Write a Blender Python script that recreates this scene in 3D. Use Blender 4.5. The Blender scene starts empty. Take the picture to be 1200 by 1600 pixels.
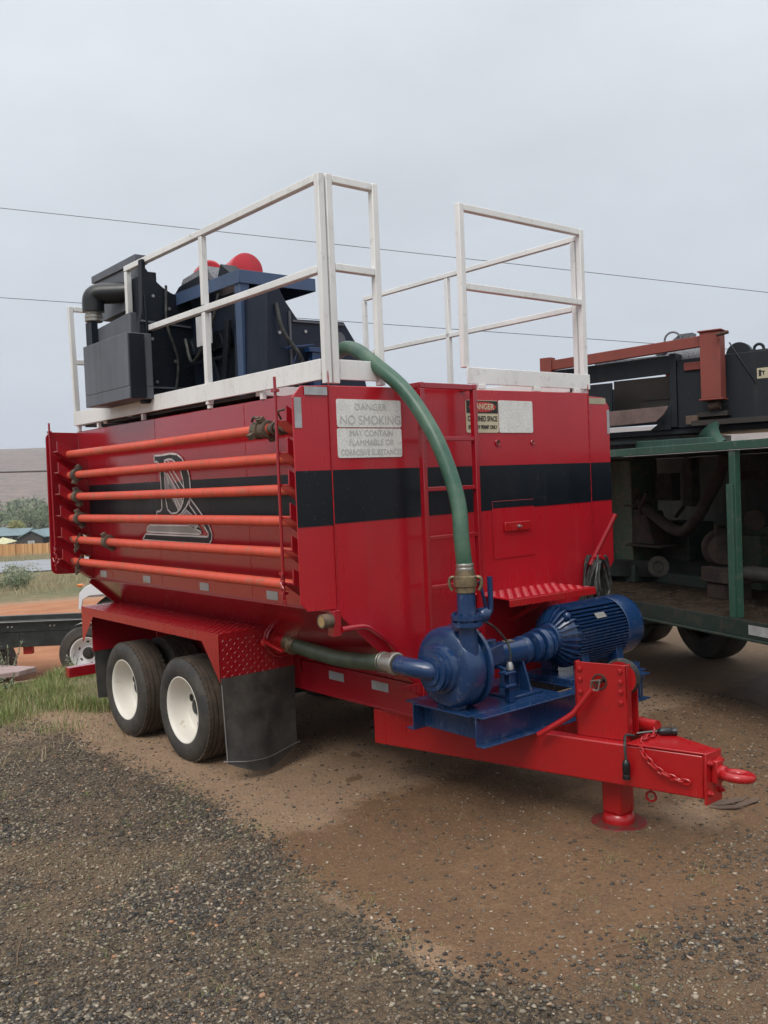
import bpy, math, random
import numpy as np
from mathutils import Vector, Matrix, noise as mnoise
random.seed(7); rng = np.random.default_rng(7)
S = bpy.context.scene
R = math.radians
# ------------------------------------------------------------------ camera
cam_d = bpy.data.cameras.new('camera'); cam = bpy.data.objects.new('camera', cam_d)
S.collection.objects.link(cam); S.camera = cam
CP = Vector((-2.6556, -3.9285, 1.8466))
Fv = Vector((.63446034, .77219074, -.03437355)); Rv = Vector((.77109941, -.63539062, -.04104212)); Uv = Vector((.05353298, .00046583, .99856597))
m = Matrix((Rv, Uv, -Fv)).transposed().to_4x4(); m.translation = CP; cam.matrix_world = m
cam_d.sensor_fit = 'HORIZONTAL'; cam_d.sensor_width = 36; cam_d.lens = 1450.19/1200*36
cam_d.clip_start = .05; cam_d.clip_end = 6000
S.render.resolution_x = 768; S.render.resolution_y = 1024
S.view_settings.view_transform = 'Standard'; S.view_settings.look = 'None'
S.view_settings.exposure = 0.45; S.view_settings.gamma = 1
# ------------------------------------------------------------------ sky and light (overcast)
SUN_EL, SUN_AZ = R(50), R(243)          # azimuth measured from +Y towards +X
w = bpy.data.worlds.new('World'); S.world = w; w.use_nodes = True
nt = w.node_tree; N = nt.nodes; N.clear()
out = N.new('ShaderNodeOutputWorld'); bg = N.new('ShaderNodeBackground')
sky = N.new('ShaderNodeTexSky'); sky.sky_type = 'NISHITA'; sky.sun_disc = False
sky.sun_elevation = SUN_EL; sky.sun_rotation = SUN_AZ; sky.air_density = 1; sky.dust_density = 3
tc = N.new('ShaderNodeTexCoord'); sep = N.new('ShaderNodeSeparateXYZ'); nt.links.new(tc.outputs['Generated'], sep.inputs[0])
ramp = N.new('ShaderNodeValToRGB'); nt.links.new(sep.outputs['Z'], ramp.inputs[0])
e = ramp.color_ramp.elements
def hx(r, g, b): return tuple(((c/255)/12.92 if c/255 < .04045 else ((c/255+.055)/1.055)**2.4) for c in (r, g, b))+(1,)
e[0].position = 0; e[0].color = hx(188, 194, 204)
e[1].position = 1; e[1].color = (1.55, 1.56, 1.58, 1)
for p, c in ((.09, hx(186, 192, 201)), (.28, hx(191, 197, 204)), (.45, hx(203, 209, 215)), (.58, hx(208, 214, 220)), (.72, (.98, 1.0, 1.03, 1))):
    k = e.new(p); k.color = c
mp = N.new('ShaderNodeMapping'); mp.inputs['Scale'].default_value = (1.3, 1.3, 3.0); nt.links.new(tc.outputs['Generated'], mp.inputs[0])
nz = N.new('ShaderNodeTexNoise'); nz.inputs['Scale'].default_value = 1.8; nz.inputs['Detail'].default_value = 5; nz.inputs['Roughness'].default_value = .55
nt.links.new(mp.outputs[0], nz.inputs[0])
mr = N.new('ShaderNodeMapRange'); mr.inputs['From Min'].default_value = .25; mr.inputs['From Max'].default_value = .75
mr.inputs['To Min'].default_value = .90; mr.inputs['To Max'].default_value = 1.10; nt.links.new(nz.outputs[0], mr.inputs[0])
vm = N.new('ShaderNodeVectorMath'); vm.operation = 'SCALE'; nt.links.new(ramp.outputs[0], vm.inputs[0]); nt.links.new(mr.outputs[0], vm.inputs['Scale'])
vs = N.new('ShaderNodeVectorMath'); vs.operation = 'SCALE'; vs.inputs['Scale'].default_value = .06; nt.links.new(sky.outputs[0], vs.inputs[0])
mx = N.new('ShaderNodeMix'); mx.data_type = 'RGBA'; mx.inputs[0].default_value = .94
nt.links.new(vs.outputs[0], mx.inputs[6]); nt.links.new(vm.outputs[0], mx.inputs[7])
nt.links.new(mx.outputs[2], bg.inputs[0]); bg.inputs[1].default_value = 1.0; nt.links.new(bg.outputs[0], out.inputs[0])
sl = bpy.data.lights.new('sun', 'SUN'); sl.energy = 1.25; sl.angle = R(28); sl.color = (1, .95, .88)
so = bpy.data.objects.new('sun', sl); S.collection.objects.link(so)
sd = Vector((math.sin(SUN_AZ)*math.cos(SUN_EL), math.cos(SUN_AZ)*math.cos(SUN_EL), math.sin(SUN_EL)))
so.rotation_euler = sd.to_track_quat('Z', 'Y').to_euler(); so.location = (0, 0, 20)

# ------------------------------------------------------------------ material helper
class NB:
    def __init__(s, name):
        s.m = bpy.data.materials.new(name); s.m.use_nodes = True; s.t = s.m.node_tree
        s.b = s.t.nodes['Principled BSDF']; s.geo = s.t.nodes.new('ShaderNodeNewGeometry')
    def n(s, ty, **k):
        x = s.t.nodes.new(ty)
        for a, v in k.items():
            if a.startswith('i_'): x.inputs[a[2:].replace('_', ' ')].default_value = v
            else: setattr(x, a, v)
        return x
    def l(s, a, b): s.t.links.new(a, b)
    def noise(s, scale, detail=4, rough=.6, stretch=None, dist=0):
        x = s.n('ShaderNodeTexNoise'); x.inputs['Scale'].default_value = scale; x.inputs['Detail'].default_value = detail
        x.inputs['Roughness'].default_value = rough; x.inputs['Distortion'].default_value = dist
        if stretch:
            q = s.n('ShaderNodeMapping'); q.inputs['Scale'].default_value = stretch; s.l(s.geo.outputs['Position'], q.inputs[0]); s.l(q.outputs[0], x.inputs[0])
        else: s.l(s.geo.outputs['Position'], x.inputs[0])
        return x.outputs[0]
    def rng(s, v, a, b, c=0, d=1):
        x = s.n('ShaderNodeMapRange'); x.inputs[1].default_value = a; x.inputs[2].default_value = b; x.inputs[3].default_value = c; x.inputs[4].default_value = d
        s.l(v, x.inputs[0]); return x.outputs[0]
    def math(s, op, a, b=None):
        x = s.n('ShaderNodeMath', operation=op)
        for i, v in enumerate((a, b)):
            if v is None: continue
            if isinstance(v, (int, float)): x.inputs[i].default_value = v
            else: s.l(v, x.inputs[i])
        return x.outputs[0]
    def mix(s, f, a, b):
        x = s.n('ShaderNodeMix', data_type='RGBA')
        for i, v in ((0, f), (6, a), (7, b)):
            if isinstance(v, (int, float)): x.inputs[i].default_value = v
            elif isinstance(v, (tuple, list)): x.inputs[i].default_value = tuple(v)+((1,) if len(v) == 3 else ())
            else: s.l(v, x.inputs[i])
        return x.outputs[2]
    def col(s, v):
        if isinstance(v, (tuple, list)): s.b.inputs['Base Color'].default_value = tuple(v)+((1,) if len(v) == 3 else ())
        else: s.l(v, s.b.inputs['Base Color'])
    def rough(s, v):
        if isinstance(v, (int, float)): s.b.inputs['Roughness'].default_value = v
        else: s.l(v, s.b.inputs['Roughness'])
    def bump(s, h, strength=.3, dist=.01, prev=None):
        x = s.n('ShaderNodeBump'); x.inputs['Strength'].default_value = strength; x.inputs['Distance'].default_value = dist
        s.l(h, x.inputs['Height'])
        if prev is not None: s.l(prev, x.inputs['Normal'])
        s.l(x.outputs[0], s.b.inputs['Normal']); return x.outputs[0]

def paint(name, c, rough=.32, wear=None, wearamt=.0, dirt=(.09, .07, .05), dirtamt=.35, coat=.0, wave=.15, plate=False, spec=.5):
    """painted steel: slight waviness, rain streaks, grime patches, chips"""
    B = NB(name)
    big = B.noise(1.3, 5, .6); streak = B.noise(1.0, 6, .65, stretch=(14, 14, .7)); fine = B.noise(60, 3, .6)
    col = B.mix(B.rng(big, .3, .75), c, tuple(x*.78 for x in c))
    sm = B.math('MULTIPLY', B.rng(streak, .52, .78), B.rng(B.noise(3.1, 4), .35, .7)); 
    col = B.mix(B.math('MULTIPLY', sm, dirtamt), col, dirt)
    speck = B.rng(B.noise(95, 2, .5), .70, .76)
    col = B.mix(B.math('MULTIPLY', speck, .30), col, (.35, .30, .27))
    if wear is not None:
        ch = B.rng(B.noise(17, 9, .78), .60-.1*wearamt, .66-.1*wearamt); ch = B.math('MULTIPLY', ch, min(1, wearamt*1.2))
        col = B.mix(ch, col, wear)
    B.col(col)
    B.rough(B.rng(B.math('ADD', B.math('MULTIPLY', big, .6), B.math('MULTIPLY', streak, .4)), .3, .7, rough*.65, rough*1.45))
    B.b.inputs['Coat Weight'].default_value = coat; B.b.inputs['Coat Roughness'].default_value = .12
    B.b.inputs['Specular IOR Level'].default_value = spec
    p = B.bump(B.noise(2.2, 2, .5), wave, .03)
    p = B.bump(fine, .06, .002, p)
    return B.m

def simple(name, c, rough=.6, metal=0, var=.35, bump=.2, bs=40, c2=None, s2=6, lo=.4, hi=.65, spec=.5):
    B = NB(name); n1 = B.noise(3, 5)
    col = B.mix(B.rng(n1, .3, .7), c, tuple(x*(1-var) for x in c))
    if c2 is not None: col = B.mix(B.rng(B.noise(s2, 7, .68), lo, hi), col, c2)
    B.col(col); B.rough(B.rng(B.noise(8, 4), .3, .7, rough*.8, min(1, rough*1.15))); B.b.inputs['Metallic'].default_value = metal
    B.b.inputs['Specular IOR Level'].default_value = spec
    if bump: B.bump(B.noise(bs, 5), bump, .004)
    return B.m

RED = (.42, .008, .016)
M = {}
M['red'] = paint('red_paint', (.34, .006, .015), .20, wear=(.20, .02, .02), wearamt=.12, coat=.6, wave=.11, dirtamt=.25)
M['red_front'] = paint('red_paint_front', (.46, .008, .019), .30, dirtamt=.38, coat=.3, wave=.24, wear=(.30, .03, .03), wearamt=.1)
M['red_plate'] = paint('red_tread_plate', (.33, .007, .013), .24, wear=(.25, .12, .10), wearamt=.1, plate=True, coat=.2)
M['red_bright'] = paint('red_bright_paint', (.42, .008, .011), .27, wear=(.16, .02, .02), wearamt=.3, coat=.25, wave=.4, dirtamt=.3)
M['black_band'] = paint('black_band_paint', (.005, .008, .013), .36, dirtamt=.05, coat=0, wave=.06, spec=.35)
M['white'] = paint('white_paint', (.82, .82, .80), .45, wear=(.45, .43, .40), wearamt=.35, dirt=(.35, .33, .30), dirtamt=.5)
M['blue'] = paint('blue_paint', (.009, .037, .112), .24, wear=(.10, .12, .17), wearamt=.38, coat=.2, dirt=(.05, .06, .08))
M['slate'] = paint('slate_blue_paint', (.062, .105, .20), .42, wear=(.09, .11, .16), wearamt=.2)
M['dkgray'] = paint('dark_grey_paint', (.105, .115, .135), .5, wear=(.16, .16, .17), wearamt=.15, dirt=(.05, .05, .05))
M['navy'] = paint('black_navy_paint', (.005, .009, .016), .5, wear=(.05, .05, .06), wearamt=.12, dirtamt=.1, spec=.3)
M['black_pl'] = simple('black_plastic_pipe', (.012, .013, .015), .35)
M['orange'] = paint('orange_red_pipe_paint', (.66, .082, .042), .5, wear=(.28, .13, .08), wearamt=.55, dirt=(.14, .05, .03), dirtamt=.6)
M['rust'] = simple('rusty_iron', (.085, .042, .024), .8, c2=(.035, .024, .018), s2=14, bump=.6, bs=70)
M['cast'] = simple('dirty_cast_iron', (.06, .05, .042), .7, c2=(.16, .11, .07), s2=16, bump=.6, bs=80)
M['alu'] = simple('grey_aluminium', (.42, .40, .36), .42, metal=.75, c2=(.16, .13, .10), s2=18, lo=.5, hi=.72)
M['brass'] = simple('worn_brass', (.32, .25, .15), .45, metal=.7, c2=(.12, .10, .07), s2=20)
M['zinc'] = simple('zinc_bolt', (.5, .5, .5), .4, metal=.8)
M['rubber'] = simple('tyre_rubber', (.038, .036, .034), .68, c2=(.085, .070, .054), s2=5, lo=.42, hi=.75, bump=.25, bs=50)
M['tread'] = simple('tyre_tread_dusty', (.062, .048, .037), .8, c2=(.12, .088, .062), s2=9, lo=.35, hi=.75, bump=.5, bs=45)
M['flap'] = simple('mudflap_rubber', (.036, .036, .034), .6, c2=(.11, .10, .085), s2=4, lo=.42, hi=.8, bump=.25, bs=25)
M['rim'] = simple('cream_wheel_paint', (.78, .74, .66), .5, c2=(.30, .16, .07), s2=9, lo=.64, hi=.76, bump=.1, var=.15)
M['hub_dark'] = simple('dark_hub_iron', (.03, .026, .022), .6)
M['hole_shade'] = simple('hole_shade_dark', (.02, .018, .015), .8)  # near-black stands in for shade inside wheel holes and pipe bores
M['hose'] = simple('green_pvc_hose', (.038, .118, .078), .40, c2=(.085, .15, .10), s2=5, bump=.05)
M['hose2'] = simple('olive_pvc_hose', (.075, .100, .060), .45, c2=(.03, .045, .03), s2=7, bump=.05)
M['cable'] = simple('black_cable', (.014, .016, .014), .5, c2=(.06, .065, .06), s2=30)
M['tape'] = simple('reflective_tape', (.42, .44, .45), .35, c2=(.30, .30, .30), s2=12)
M['tape_y'] = simple('reflective_tape_yellowed', (.46, .43, .30), .4)
M['sign_ink'] = simple('faded_sign_ink', (.56, .57, .54), .6, bump=0)
M['ink_faint'] = simple('bleached_sign_ink', (.58, .58, .54), .6, bump=0)
M['sign_cream'] = simple('sign_cream', (.62, .55, .38), .5, c2=(.4, .3, .2), s2=30, lo=.6, hi=.8)
M['sign_black'] = simple('sign_black', (.015, .015, .015), .5)
M['sign_red'] = simple('sign_red', (.50, .04, .03), .5)
M['logo_w'] = simple('logo_white', (.72, .70, .68), .45, bump=0)
M['logo_g'] = simple('logo_grey', (.33, .31, .30), .45, bump=0)
M['logo_k'] = simple('logo_black', (.014, .018, .018), .4, bump=0)
M['paper'] = simple('paper_sheet', (.66, .66, .67), .7, bump=0)
M['redplastic'] = simple('red_motor_cover', (.55, .02, .035), .4)
M['blue_dk'] = paint('very_dark_blue_paint', (.009, .016, .034), .45, wear=(.05, .05, .07), wearamt=.2, dirtamt=.1, spec=.35)
M['foot'] = paint('worn_red_foot', (.20, .012, .012), .5, wear=(.08, .045, .03), wearamt=1.0, dirtamt=.8)
M['mesh'] = simple('grey_wire_mesh', (.22, .23, .25), .6, c2=(.05, .05, .06), s2=60)
M['green'] = paint('green_paint_faded', (.026, .088, .062), .55, wear=(.13, .13, .10), wearamt=.5, dirt=(.05, .045, .03), dirtamt=.7)
M['green_dk'] = paint('green_paint_grimy_shaded', (.013, .030, .024), .6, wear=(.05, .04, .028), wearamt=.7, dirt=(.03, .022, .016), dirtamt=.8)  # base lowered to put the enclosure's dim interior into the colour, with grime
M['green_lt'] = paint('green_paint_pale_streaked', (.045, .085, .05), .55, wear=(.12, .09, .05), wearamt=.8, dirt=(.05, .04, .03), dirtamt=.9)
M['rust_shaded'] = simple('shaded_dark_rust', (.045, .026, .018), .85, c2=(.018, .014, .012), s2=10, bump=.6, bs=60)  # darker copy of rust, interior shade put into the colour
M['cast_shaded'] = simple('shaded_dark_iron', (.045, .042, .036), .8, c2=(.018, .016, .014), s2=12, bump=.6, bs=60)  # darker copy of cast iron, carrying the enclosure's shade in its colour
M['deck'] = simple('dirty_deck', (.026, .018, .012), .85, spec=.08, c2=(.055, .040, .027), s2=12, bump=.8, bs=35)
M['blk'] = paint('black_machine_paint', (.009, .014, .019), .45, wear=(.05, .05, .05), wearamt=.25, dirtamt=.3, spec=.4)
M['brownred'] = paint('faded_red_frame_paint', (.24, .05, .035), .6, wear=(.12, .05, .04), wearamt=.4)
M['mauve'] = simple('weathered_board_brown', (.20, .13, .12), .6, c2=(.10, .07, .06), s2=8)
M['darkbrown'] = simple('dark_brown_steel', (.035, .028, .024), .6)
M['blkchassis'] = simple('black_chassis_steel', (.012, .018, .018), .4, c2=(.03, .04, .04), s2=5)
M['whitecar'] = simple('white_body_paint', (.74, .75, .77), .25, bump=0, var=.05)
M['glass'] = simple('dark_car_glass', (.02, .025, .03), .08, bump=0)
M['amber'] = simple('amber_lens', (.75, .20, .02), .25, bump=0)
M['redlens'] = simple('red_lens', (.35, .01, .01), .25, bump=0)
M['chrome'] = simple('grey_wheel_paint', (.50, .50, .49), .4, c2=(.2, .16, .12), s2=12, lo=.6, hi=.75)
M['wood'] = simple('orange_fence_wood', (.55, .28, .11), .8, c2=(.36, .2, .09), s2=3)
M['roofblue'] = simple('blue_green_metal_roof', (.17, .25, .27), .5)
M['housewall'] = simple('brown_grey_siding', (.075, .068, .062), .8)
M['winlight'] = simple('pale_window', (.5, .52, .52), .3, bump=0)
M['canopy'] = simple('pale_yellow_canvas', (.62, .60, .36), .7, bump=0)
M['bark'] = simple('grey_bark', (.10, .08, .06), .9)
M['twig'] = simple('dry_twig', (.20, .13, .08), .9, bump=0)
M['card'] = simple('soggy_brown_cardboard', (.16, .105, .075), .8, c2=(.09, .06, .045), s2=20)
M['rock'] = simple('brown_rock', (.17, .11, .08), .9, c2=(.26, .2, .15), s2=25, bump=.6)
M['pink'] = simple('pale_pink_slab', (.45, .33, .32), .7, c2=(.3, .2, .18), s2=10)
M['lamp_tan'] = simple('tan_round_plug', (.45, .30, .13), .5)
M['wire'] = simple('power_wire', (.09, .095, .10), .6, bump=0)

def cracked(name):
    B = NB(name)
    v = B.n('ShaderNodeTexVoronoi', feature='DISTANCE_TO_EDGE'); v.inputs['Scale'].default_value = 42
    q = B.n('ShaderNodeMapping'); q.inputs['Scale'].default_value = (1, 1, 1.25); B.l(B.geo.outputs['Position'], q.inputs[0]); B.l(q.outputs[0], v.inputs['Vector'])
    c = B.mix(B.rng(B.noise(12, 4), .3, .7), (.78, .78, .75), (.64, .64, .61))
    c = B.mix(B.rng(v.outputs['Distance'], .0, .05, .55, 0), c, (.26, .25, .22))
    B.col(c); B.rough(.55); return B.m
M['sign_white'] = cracked('cracked_white_sign')

def islands(name, stops, rough=.85, bump=0, dust=0):
    B = NB(name); r = B.n('ShaderNodeValToRGB'); r.color_ramp.interpolation = 'LINEAR'
    el = r.color_ramp.elements; el[0].position = stops[0][0]; el[0].color = stops[0][1]+(1,); el[1].position = stops[-1][0]; el[1].color = stops[-1][1]+(1,)
    for p, c in stops[1:-1]: k = el.new(p); k.color = c+(1,)
    B.l(B.geo.outputs['Random Per Island'], r.inputs[0]); B.rough(rough)
    if dust: B.col(B.mix(B.rng(B.noise(1.6, 6, .7), .40, .68, 0, dust), B.mix(B.rng(B.noise(.9, 5, .75), .50, .66, 0, .45), r.outputs[0], (.30, .21, .11)), (.19, .130, .078)))
    else: B.col(r.outputs[0])
    if bump: B.bump(B.noise(300, 3), bump, .002)
    return B.m
M['stones'] = islands('crushed_gravel_stone', [(0, (.018, .018, .018)), (.40, (.042, .040, .037)), (.62, (.095, .085, .070)), (.84, (.22, .185, .135)), (.965, (.36, .31, .235)), (.992, (.34, .15, .07)), (1, (.50, .45, .37))], .75, dust=.32)
M['pebbles'] = islands('brown_pebble', [(0, (.10, .068, .045)), (.5, (.20, .14, .09)), (.88, (.33, .25, .18)), (1, (.48, .41, .32))], .85)
M['grass'] = islands('green_grass', [(0, (.10, .165, .035)), (.45, (.19, .26, .07)), (.72, (.29, .30, .12)), (1, (.42, .35, .20))], .7)
M['drygrass'] = islands('dry_grass', [(0, (.27, .21, .12)), (.5, (.40, .32, .20)), (.85, (.20, .20, .10)), (1, (.52, .44, .30))], .85)
M['weed'] = islands('grey_green_weed', [(0, (.14, .16, .10)), (1, (.30, .32, .22))], .8)
M['leaf'] = islands('tree_leaf', [(0, (.06, .085, .045)), (.6, (.11, .14, .07)), (1, (.18, .20, .11))], .8)
M['leafy'] = islands('yellow_green_leaf', [(0, (.16, .16, .05)), (1, (.26, .25, .09))], .8)

# ------------------------------------------------------------------ mesh helper
def V(*a): return Vector(a)
class MB:
    def __init__(s): s.v = []; s.f = []; s.sm = []; s.mi = []; s.cur = 0
    def add(s, vs, fs, smooth=False):
        o = len(s.v); s.v += [tuple(v) for v in vs]; s.f += [tuple(i+o for i in f) for f in fs]; s.sm += [smooth]*len(fs); s.mi += [s.cur]*len(fs); return s
    def box(s, x0, x1, y0, y1, z0, z1):
        vs = [(x, y, z) for z in (z0, z1) for y in (y0, y1) for x in (x0, x1)]
        return s.add(vs, [(0, 2, 3, 1), (4, 5, 7, 6), (0, 1, 5, 4), (2, 6, 7, 3), (0, 4, 6, 2), (1, 3, 7, 5)])
    def obox(s, o, ax, ay, az):     # origin corner + three edge vectors
        o, ax, ay, az = map(Vector, (o, ax, ay, az))
        if ax.cross(ay).dot(az) < 0: ax, ay = ay, ax
        vs = [o+ax*i+ay*j+az*k for k in (0, 1) for j in (0, 1) for i in (0, 1)]
        return s.add(vs, [(0, 2, 3, 1), (4, 5, 7, 6), (0, 1, 5, 4), (2, 6, 7, 3), (0, 4, 6, 2), (1, 3, 7, 5)])
    def bar(s, a, b, w, h=None, up=(0, 0, 1)):
        h = h or w; a, b = Vector(a), Vector(b); d = (b-a)
        u = Vector(up)
        if abs(d.normalized().dot(u)) > .95: u = Vector((0, 1, 0))
        x = d.cross(u).normalized(); z = x.cross(d).normalized()
        return s.obox(a-x*w/2-z*h/2, d, x*w, z*h)
    def prism(s, pts, n):           # planar polygon extruded by vector n
        pts = [Vector(p) for p in pts]; n = Vector(n); k = len(pts)
        nn = Vector((0, 0, 0))
        for i in range(k): nn += pts[i].cross(pts[(i+1) % k])
        if nn.dot(n) > 0: pts.reverse()
        return s.add(pts+[p+n for p in pts], [tuple(range(k)), tuple(range(2*k-1, k-1, -1))]+[(i, i+k, (i+1) % k+k, (i+1) % k)[::-1] if False else ((i+1) % k, i, i+k, (i+1) % k+k) for i in range(k)])
    def lathe(s, prof, o, d, n=32, smooth=True, ring0=0, arc=None):
        # prof: list of (radius, distance along d); closed with caps when radius 0
        o, d = Vector(o), Vector(d).normalized()
        u = Vector((0, 0, 1)) if abs(d.z) < .9 else Vector((1, 0, 0))
        x = d.cross(u).normalized(); y = d.cross(x).normalized()
        vs = []; fs = []
        for r, a in prof:
            for i in range(n):
                t = 2*math.pi*i/n; vs.append(o+d*a+x*(r*math.cos(t))+y*(r*math.sin(t)))
        for j in range(len(prof)-1):
            for i in range(n):
                a, b = j*n+i, j*n+(i+1) % n
                fs.append((a, b, b+n, a+n))
        if prof[0][0] > 0 and ring0 == 0: fs.append(tuple(range(n))[::-1])
        if prof[-1][0] > 0 and ring0 == 0: fs.append(tuple((len(prof)-1)*n+i for i in range(n)))
        return s.add(vs, fs, smooth)
    def cyl(s, a, b, r, n=20, r2=None):
        a, b = Vector(a), Vector(b); L = (b-a).length
        return s.lathe([(r, 0), (r2 if r2 is not None else r, L)], a, b-a, n)
    def tube(s, path, r, n=12, cap=True):
        P = [Vector(p) for p in path]; k = len(P)
        rr = r if isinstance(r, (list, tuple)) else [r]*k
        T = [(P[min(i+1, k-1)]-P[max(i-1, 0)]).normalized() for i in range(k)]
        u = T[0].orthogonal().normalized(); vs = []
        for i in range(k):
            u = (u-T[i]*u.dot(T[i])).normalized(); w_ = T[i].cross(u)
            for j in range(n):
                t = 2*math.pi*j/n; vs.append(P[i]+(u*math.cos(t)+w_*math.sin(t))*rr[i])
        fs = [(i*n+j, i*n+(j+1) % n, (i+1)*n+(j+1) % n, (i+1)*n+j) for i in range(k-1) for j in range(n)]
        if cap: fs += [tuple(range(n))[::-1], tuple((k-1)*n+j for j in range(n))]
        return s.add(vs, fs, True)
    def torus(s, o, d, R_, r, n=24, m_=8, sx=1.0):
        o, d = Vector(o), Vector(d).normalized(); x = d.orthogonal().normalized() if abs(d.z) > .9 else d.cross(V(0, 0, 1)).normalized(); y = d.cross(x)
        pth = []; vs = []
        for i in range(n):
            t = 2*math.pi*i/n; c = x*math.cos(t)*sx+y*math.sin(t)
            for j in range(m_):
                q = 2*math.pi*j/m_; vs.append(o+c*R_+(c.normalized()*math.cos(q)+d*math.sin(q))*r)
        fs = [(i*m_+j, ((i+1) % n)*m_+j, ((i+1) % n)*m_+(j+1) % m_, i*m_+(j+1) % m_) for i in range(n) for j in range(m_)]
        return s.add(vs, fs, True)
    def sphere(s, o, r, n=12, sq=(1, 1, 1)):
        k = n//2; prof = [(max(1e-4, r*math.sin(math.pi*i/k)), -r*math.cos(math.pi*i/k)) for i in range(k+1)]
        q = len(s.v); s.lathe(prof, (0, 0, 0), (0, 0, 1), n)
        for i in range(q, len(s.v)): a = s.v[i]; s.v[i] = (a[0]*sq[0]+o[0], a[1]*sq[1]+o[1], a[2]*sq[2]+o[2])
        return s
    def mesh(s, name, origin=(0, 0, 0)):
        me = bpy.data.meshes.new(name); o = origin
        me.from_pydata([(v[0]-o[0], v[1]-o[1], v[2]-o[2]) for v in s.v], [], s.f)
        me.polygons.foreach_set('use_smooth', s.sm)
        if any(s.mi): me.polygons.foreach_set('material_index', s.mi)
        me.update()
        try: me.set_sharp_from_angle(angle=R(35))
        except Exception: pass
        return me
def shells(mb):
    par = list(range(len(mb.v)))
    def fd(a):
        while par[a] != a: par[a] = par[par[a]]; a = par[a]
        return a
    for f in mb.f:
        r0 = fd(f[0])
        for q in f[1:]: par[fd(q)] = r0
    g = {}
    for i, f in enumerate(mb.f): g.setdefault(fd(f[0]), []).append(i)
    out_ = []
    for fs in g.values():
        m2 = MB(); idx = {}
        for i in fs:
            ff = []
            for q in mb.f[i]:
                if q not in idx: idx[q] = len(m2.v); m2.v.append(mb.v[q])
                ff.append(idx[q])
            m2.f.append(tuple(ff)); m2.sm.append(mb.sm[i]); m2.mi.append(mb.mi[i])
        out_.append(m2)
    return out_
def build_each(name, mb, mat, parent, bevel=0):
    for m2 in shells(mb): build(name, m2, mat, parent, bevel=bevel)
WO = {}          # world origin of each object
def base_of(vs):
    a = np.array(vs); lo, hi = a.min(0), a.max(0); return Vector(((lo[0]+hi[0])/2, (lo[1]+hi[1])/2, lo[2]))
def build(name, mb, mat, parent=None, bevel=0, label=None, segs=2):
    o = base_of(mb.v); me = mb.mesh(name, o)
    for mm in (mat if isinstance(mat, (list, tuple)) else [mat]): me.materials.append(M[mm])
    ob = bpy.data.objects.new(name, me); S.collection.objects.link(ob); WO[ob.name] = o
    if parent is not None: ob.parent = parent; ob.location = o-WO[parent.name]
    else: ob.location = o
    if bevel:
        b = ob.modifiers.new('bevel', 'BEVEL'); b.width = bevel; b.segments = segs; b.limit_method = 'ANGLE'; b.angle_limit = R(40); b.harden_normals = False
    if label: ob['label'] = label
    return ob
def thing(name, label, cat, loc, group=None):
    o = bpy.data.objects.new(name, None); S.collection.objects.link(o); o.location = loc; WO[o.name] = Vector(loc); o.empty_display_size = .1
    o['label'] = label; o['category'] = cat
    if group: o['group'] = group
    return o
def tag(o, label=None, cat=None, group=None, kind=None):
    if label: o['label'] = label
    if cat: o['category'] = cat
    if group: o['group'] = group
    if kind: o['kind'] = kind
    return o
def spline(pts, n=12):
    P = [Vector(p) for p in pts]; P = [P[0]*2-P[1]]+P+[P[-1]*2-P[-2]]; o = []
    for i in range(1, len(P)-2):
        for k in range(n):
            t = k/n; a, b, c, d = P[i-1:i+3]
            o.append(.5*((2*b)+(c-a)*t+(2*a-5*b+4*c-d)*t*t+(3*b-a-3*c+d)*t**3))
    o.append(P[-2]); return o
def lozenges(mb, o, ux, uy, lu, lv, pitch=.034, h=.0028, inside=None):
    ux, uy = Vector(ux).normalized(), Vector(uy).normalized(); n = ux.cross(uy); o = Vector(o)
    for i in range(int(lu/pitch)):
        for j in range(int(lv/pitch)):
            u, v_ = (i+.5)*pitch, (j+.5)*pitch
            if inside and not inside(u, v_): continue
            a = ux+uy if (i+j) % 2 else ux-uy; a = a.normalized(); b = n.cross(a); c = o+ux*u+uy*v_; L_, W_2 = pitch*.42, pitch*.13
            vs = [c-a*L_, c-b*W_2, c+a*L_, c+b*W_2, c-a*L_*.6+n*h, c-b*W_2*.3+n*h, c+a*L_*.6+n*h, c+b*W_2*.3+n*h]
            mb.add(vs, [(0, 1, 5, 4), (1, 2, 6, 5), (2, 3, 7, 6), (3, 0, 4, 7), (4, 5, 6, 7)])
    return mb
def text(name, body, mat, parent, o, ax, up, size, align='CENTER', label=None, bold=0, squeeze=1.0):
    cu = bpy.data.curves.new(name, 'FONT'); cu.body = body; cu.size = size; cu.align_x = align; cu.align_y = 'CENTER'; cu.extrude = .0006; cu.offset = bold
    t = bpy.data.objects.new(name, cu); S.collection.objects.link(t)
    dg = bpy.context.evaluated_depsgraph_get(); dg.update(); me = bpy.data.meshes.new_from_object(t.evaluated_get(dg))
    bpy.data.objects.remove(t); x, y = Vector(ax).normalized(), Vector(up).normalized(); z = x.cross(y); o = Vector(o)
    for v in me.vertices: v.co = x*v.co.x*squeeze+y*v.co.y+z*v.co.z
    me.materials.clear(); me.materials.append(M[mat])
    ob = bpy.data.objects.new(name, me); S.collection.objects.link(ob); WO[ob.name] = o
    ob.parent = parent; ob.location = o-WO[parent.name]
    return ob

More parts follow.
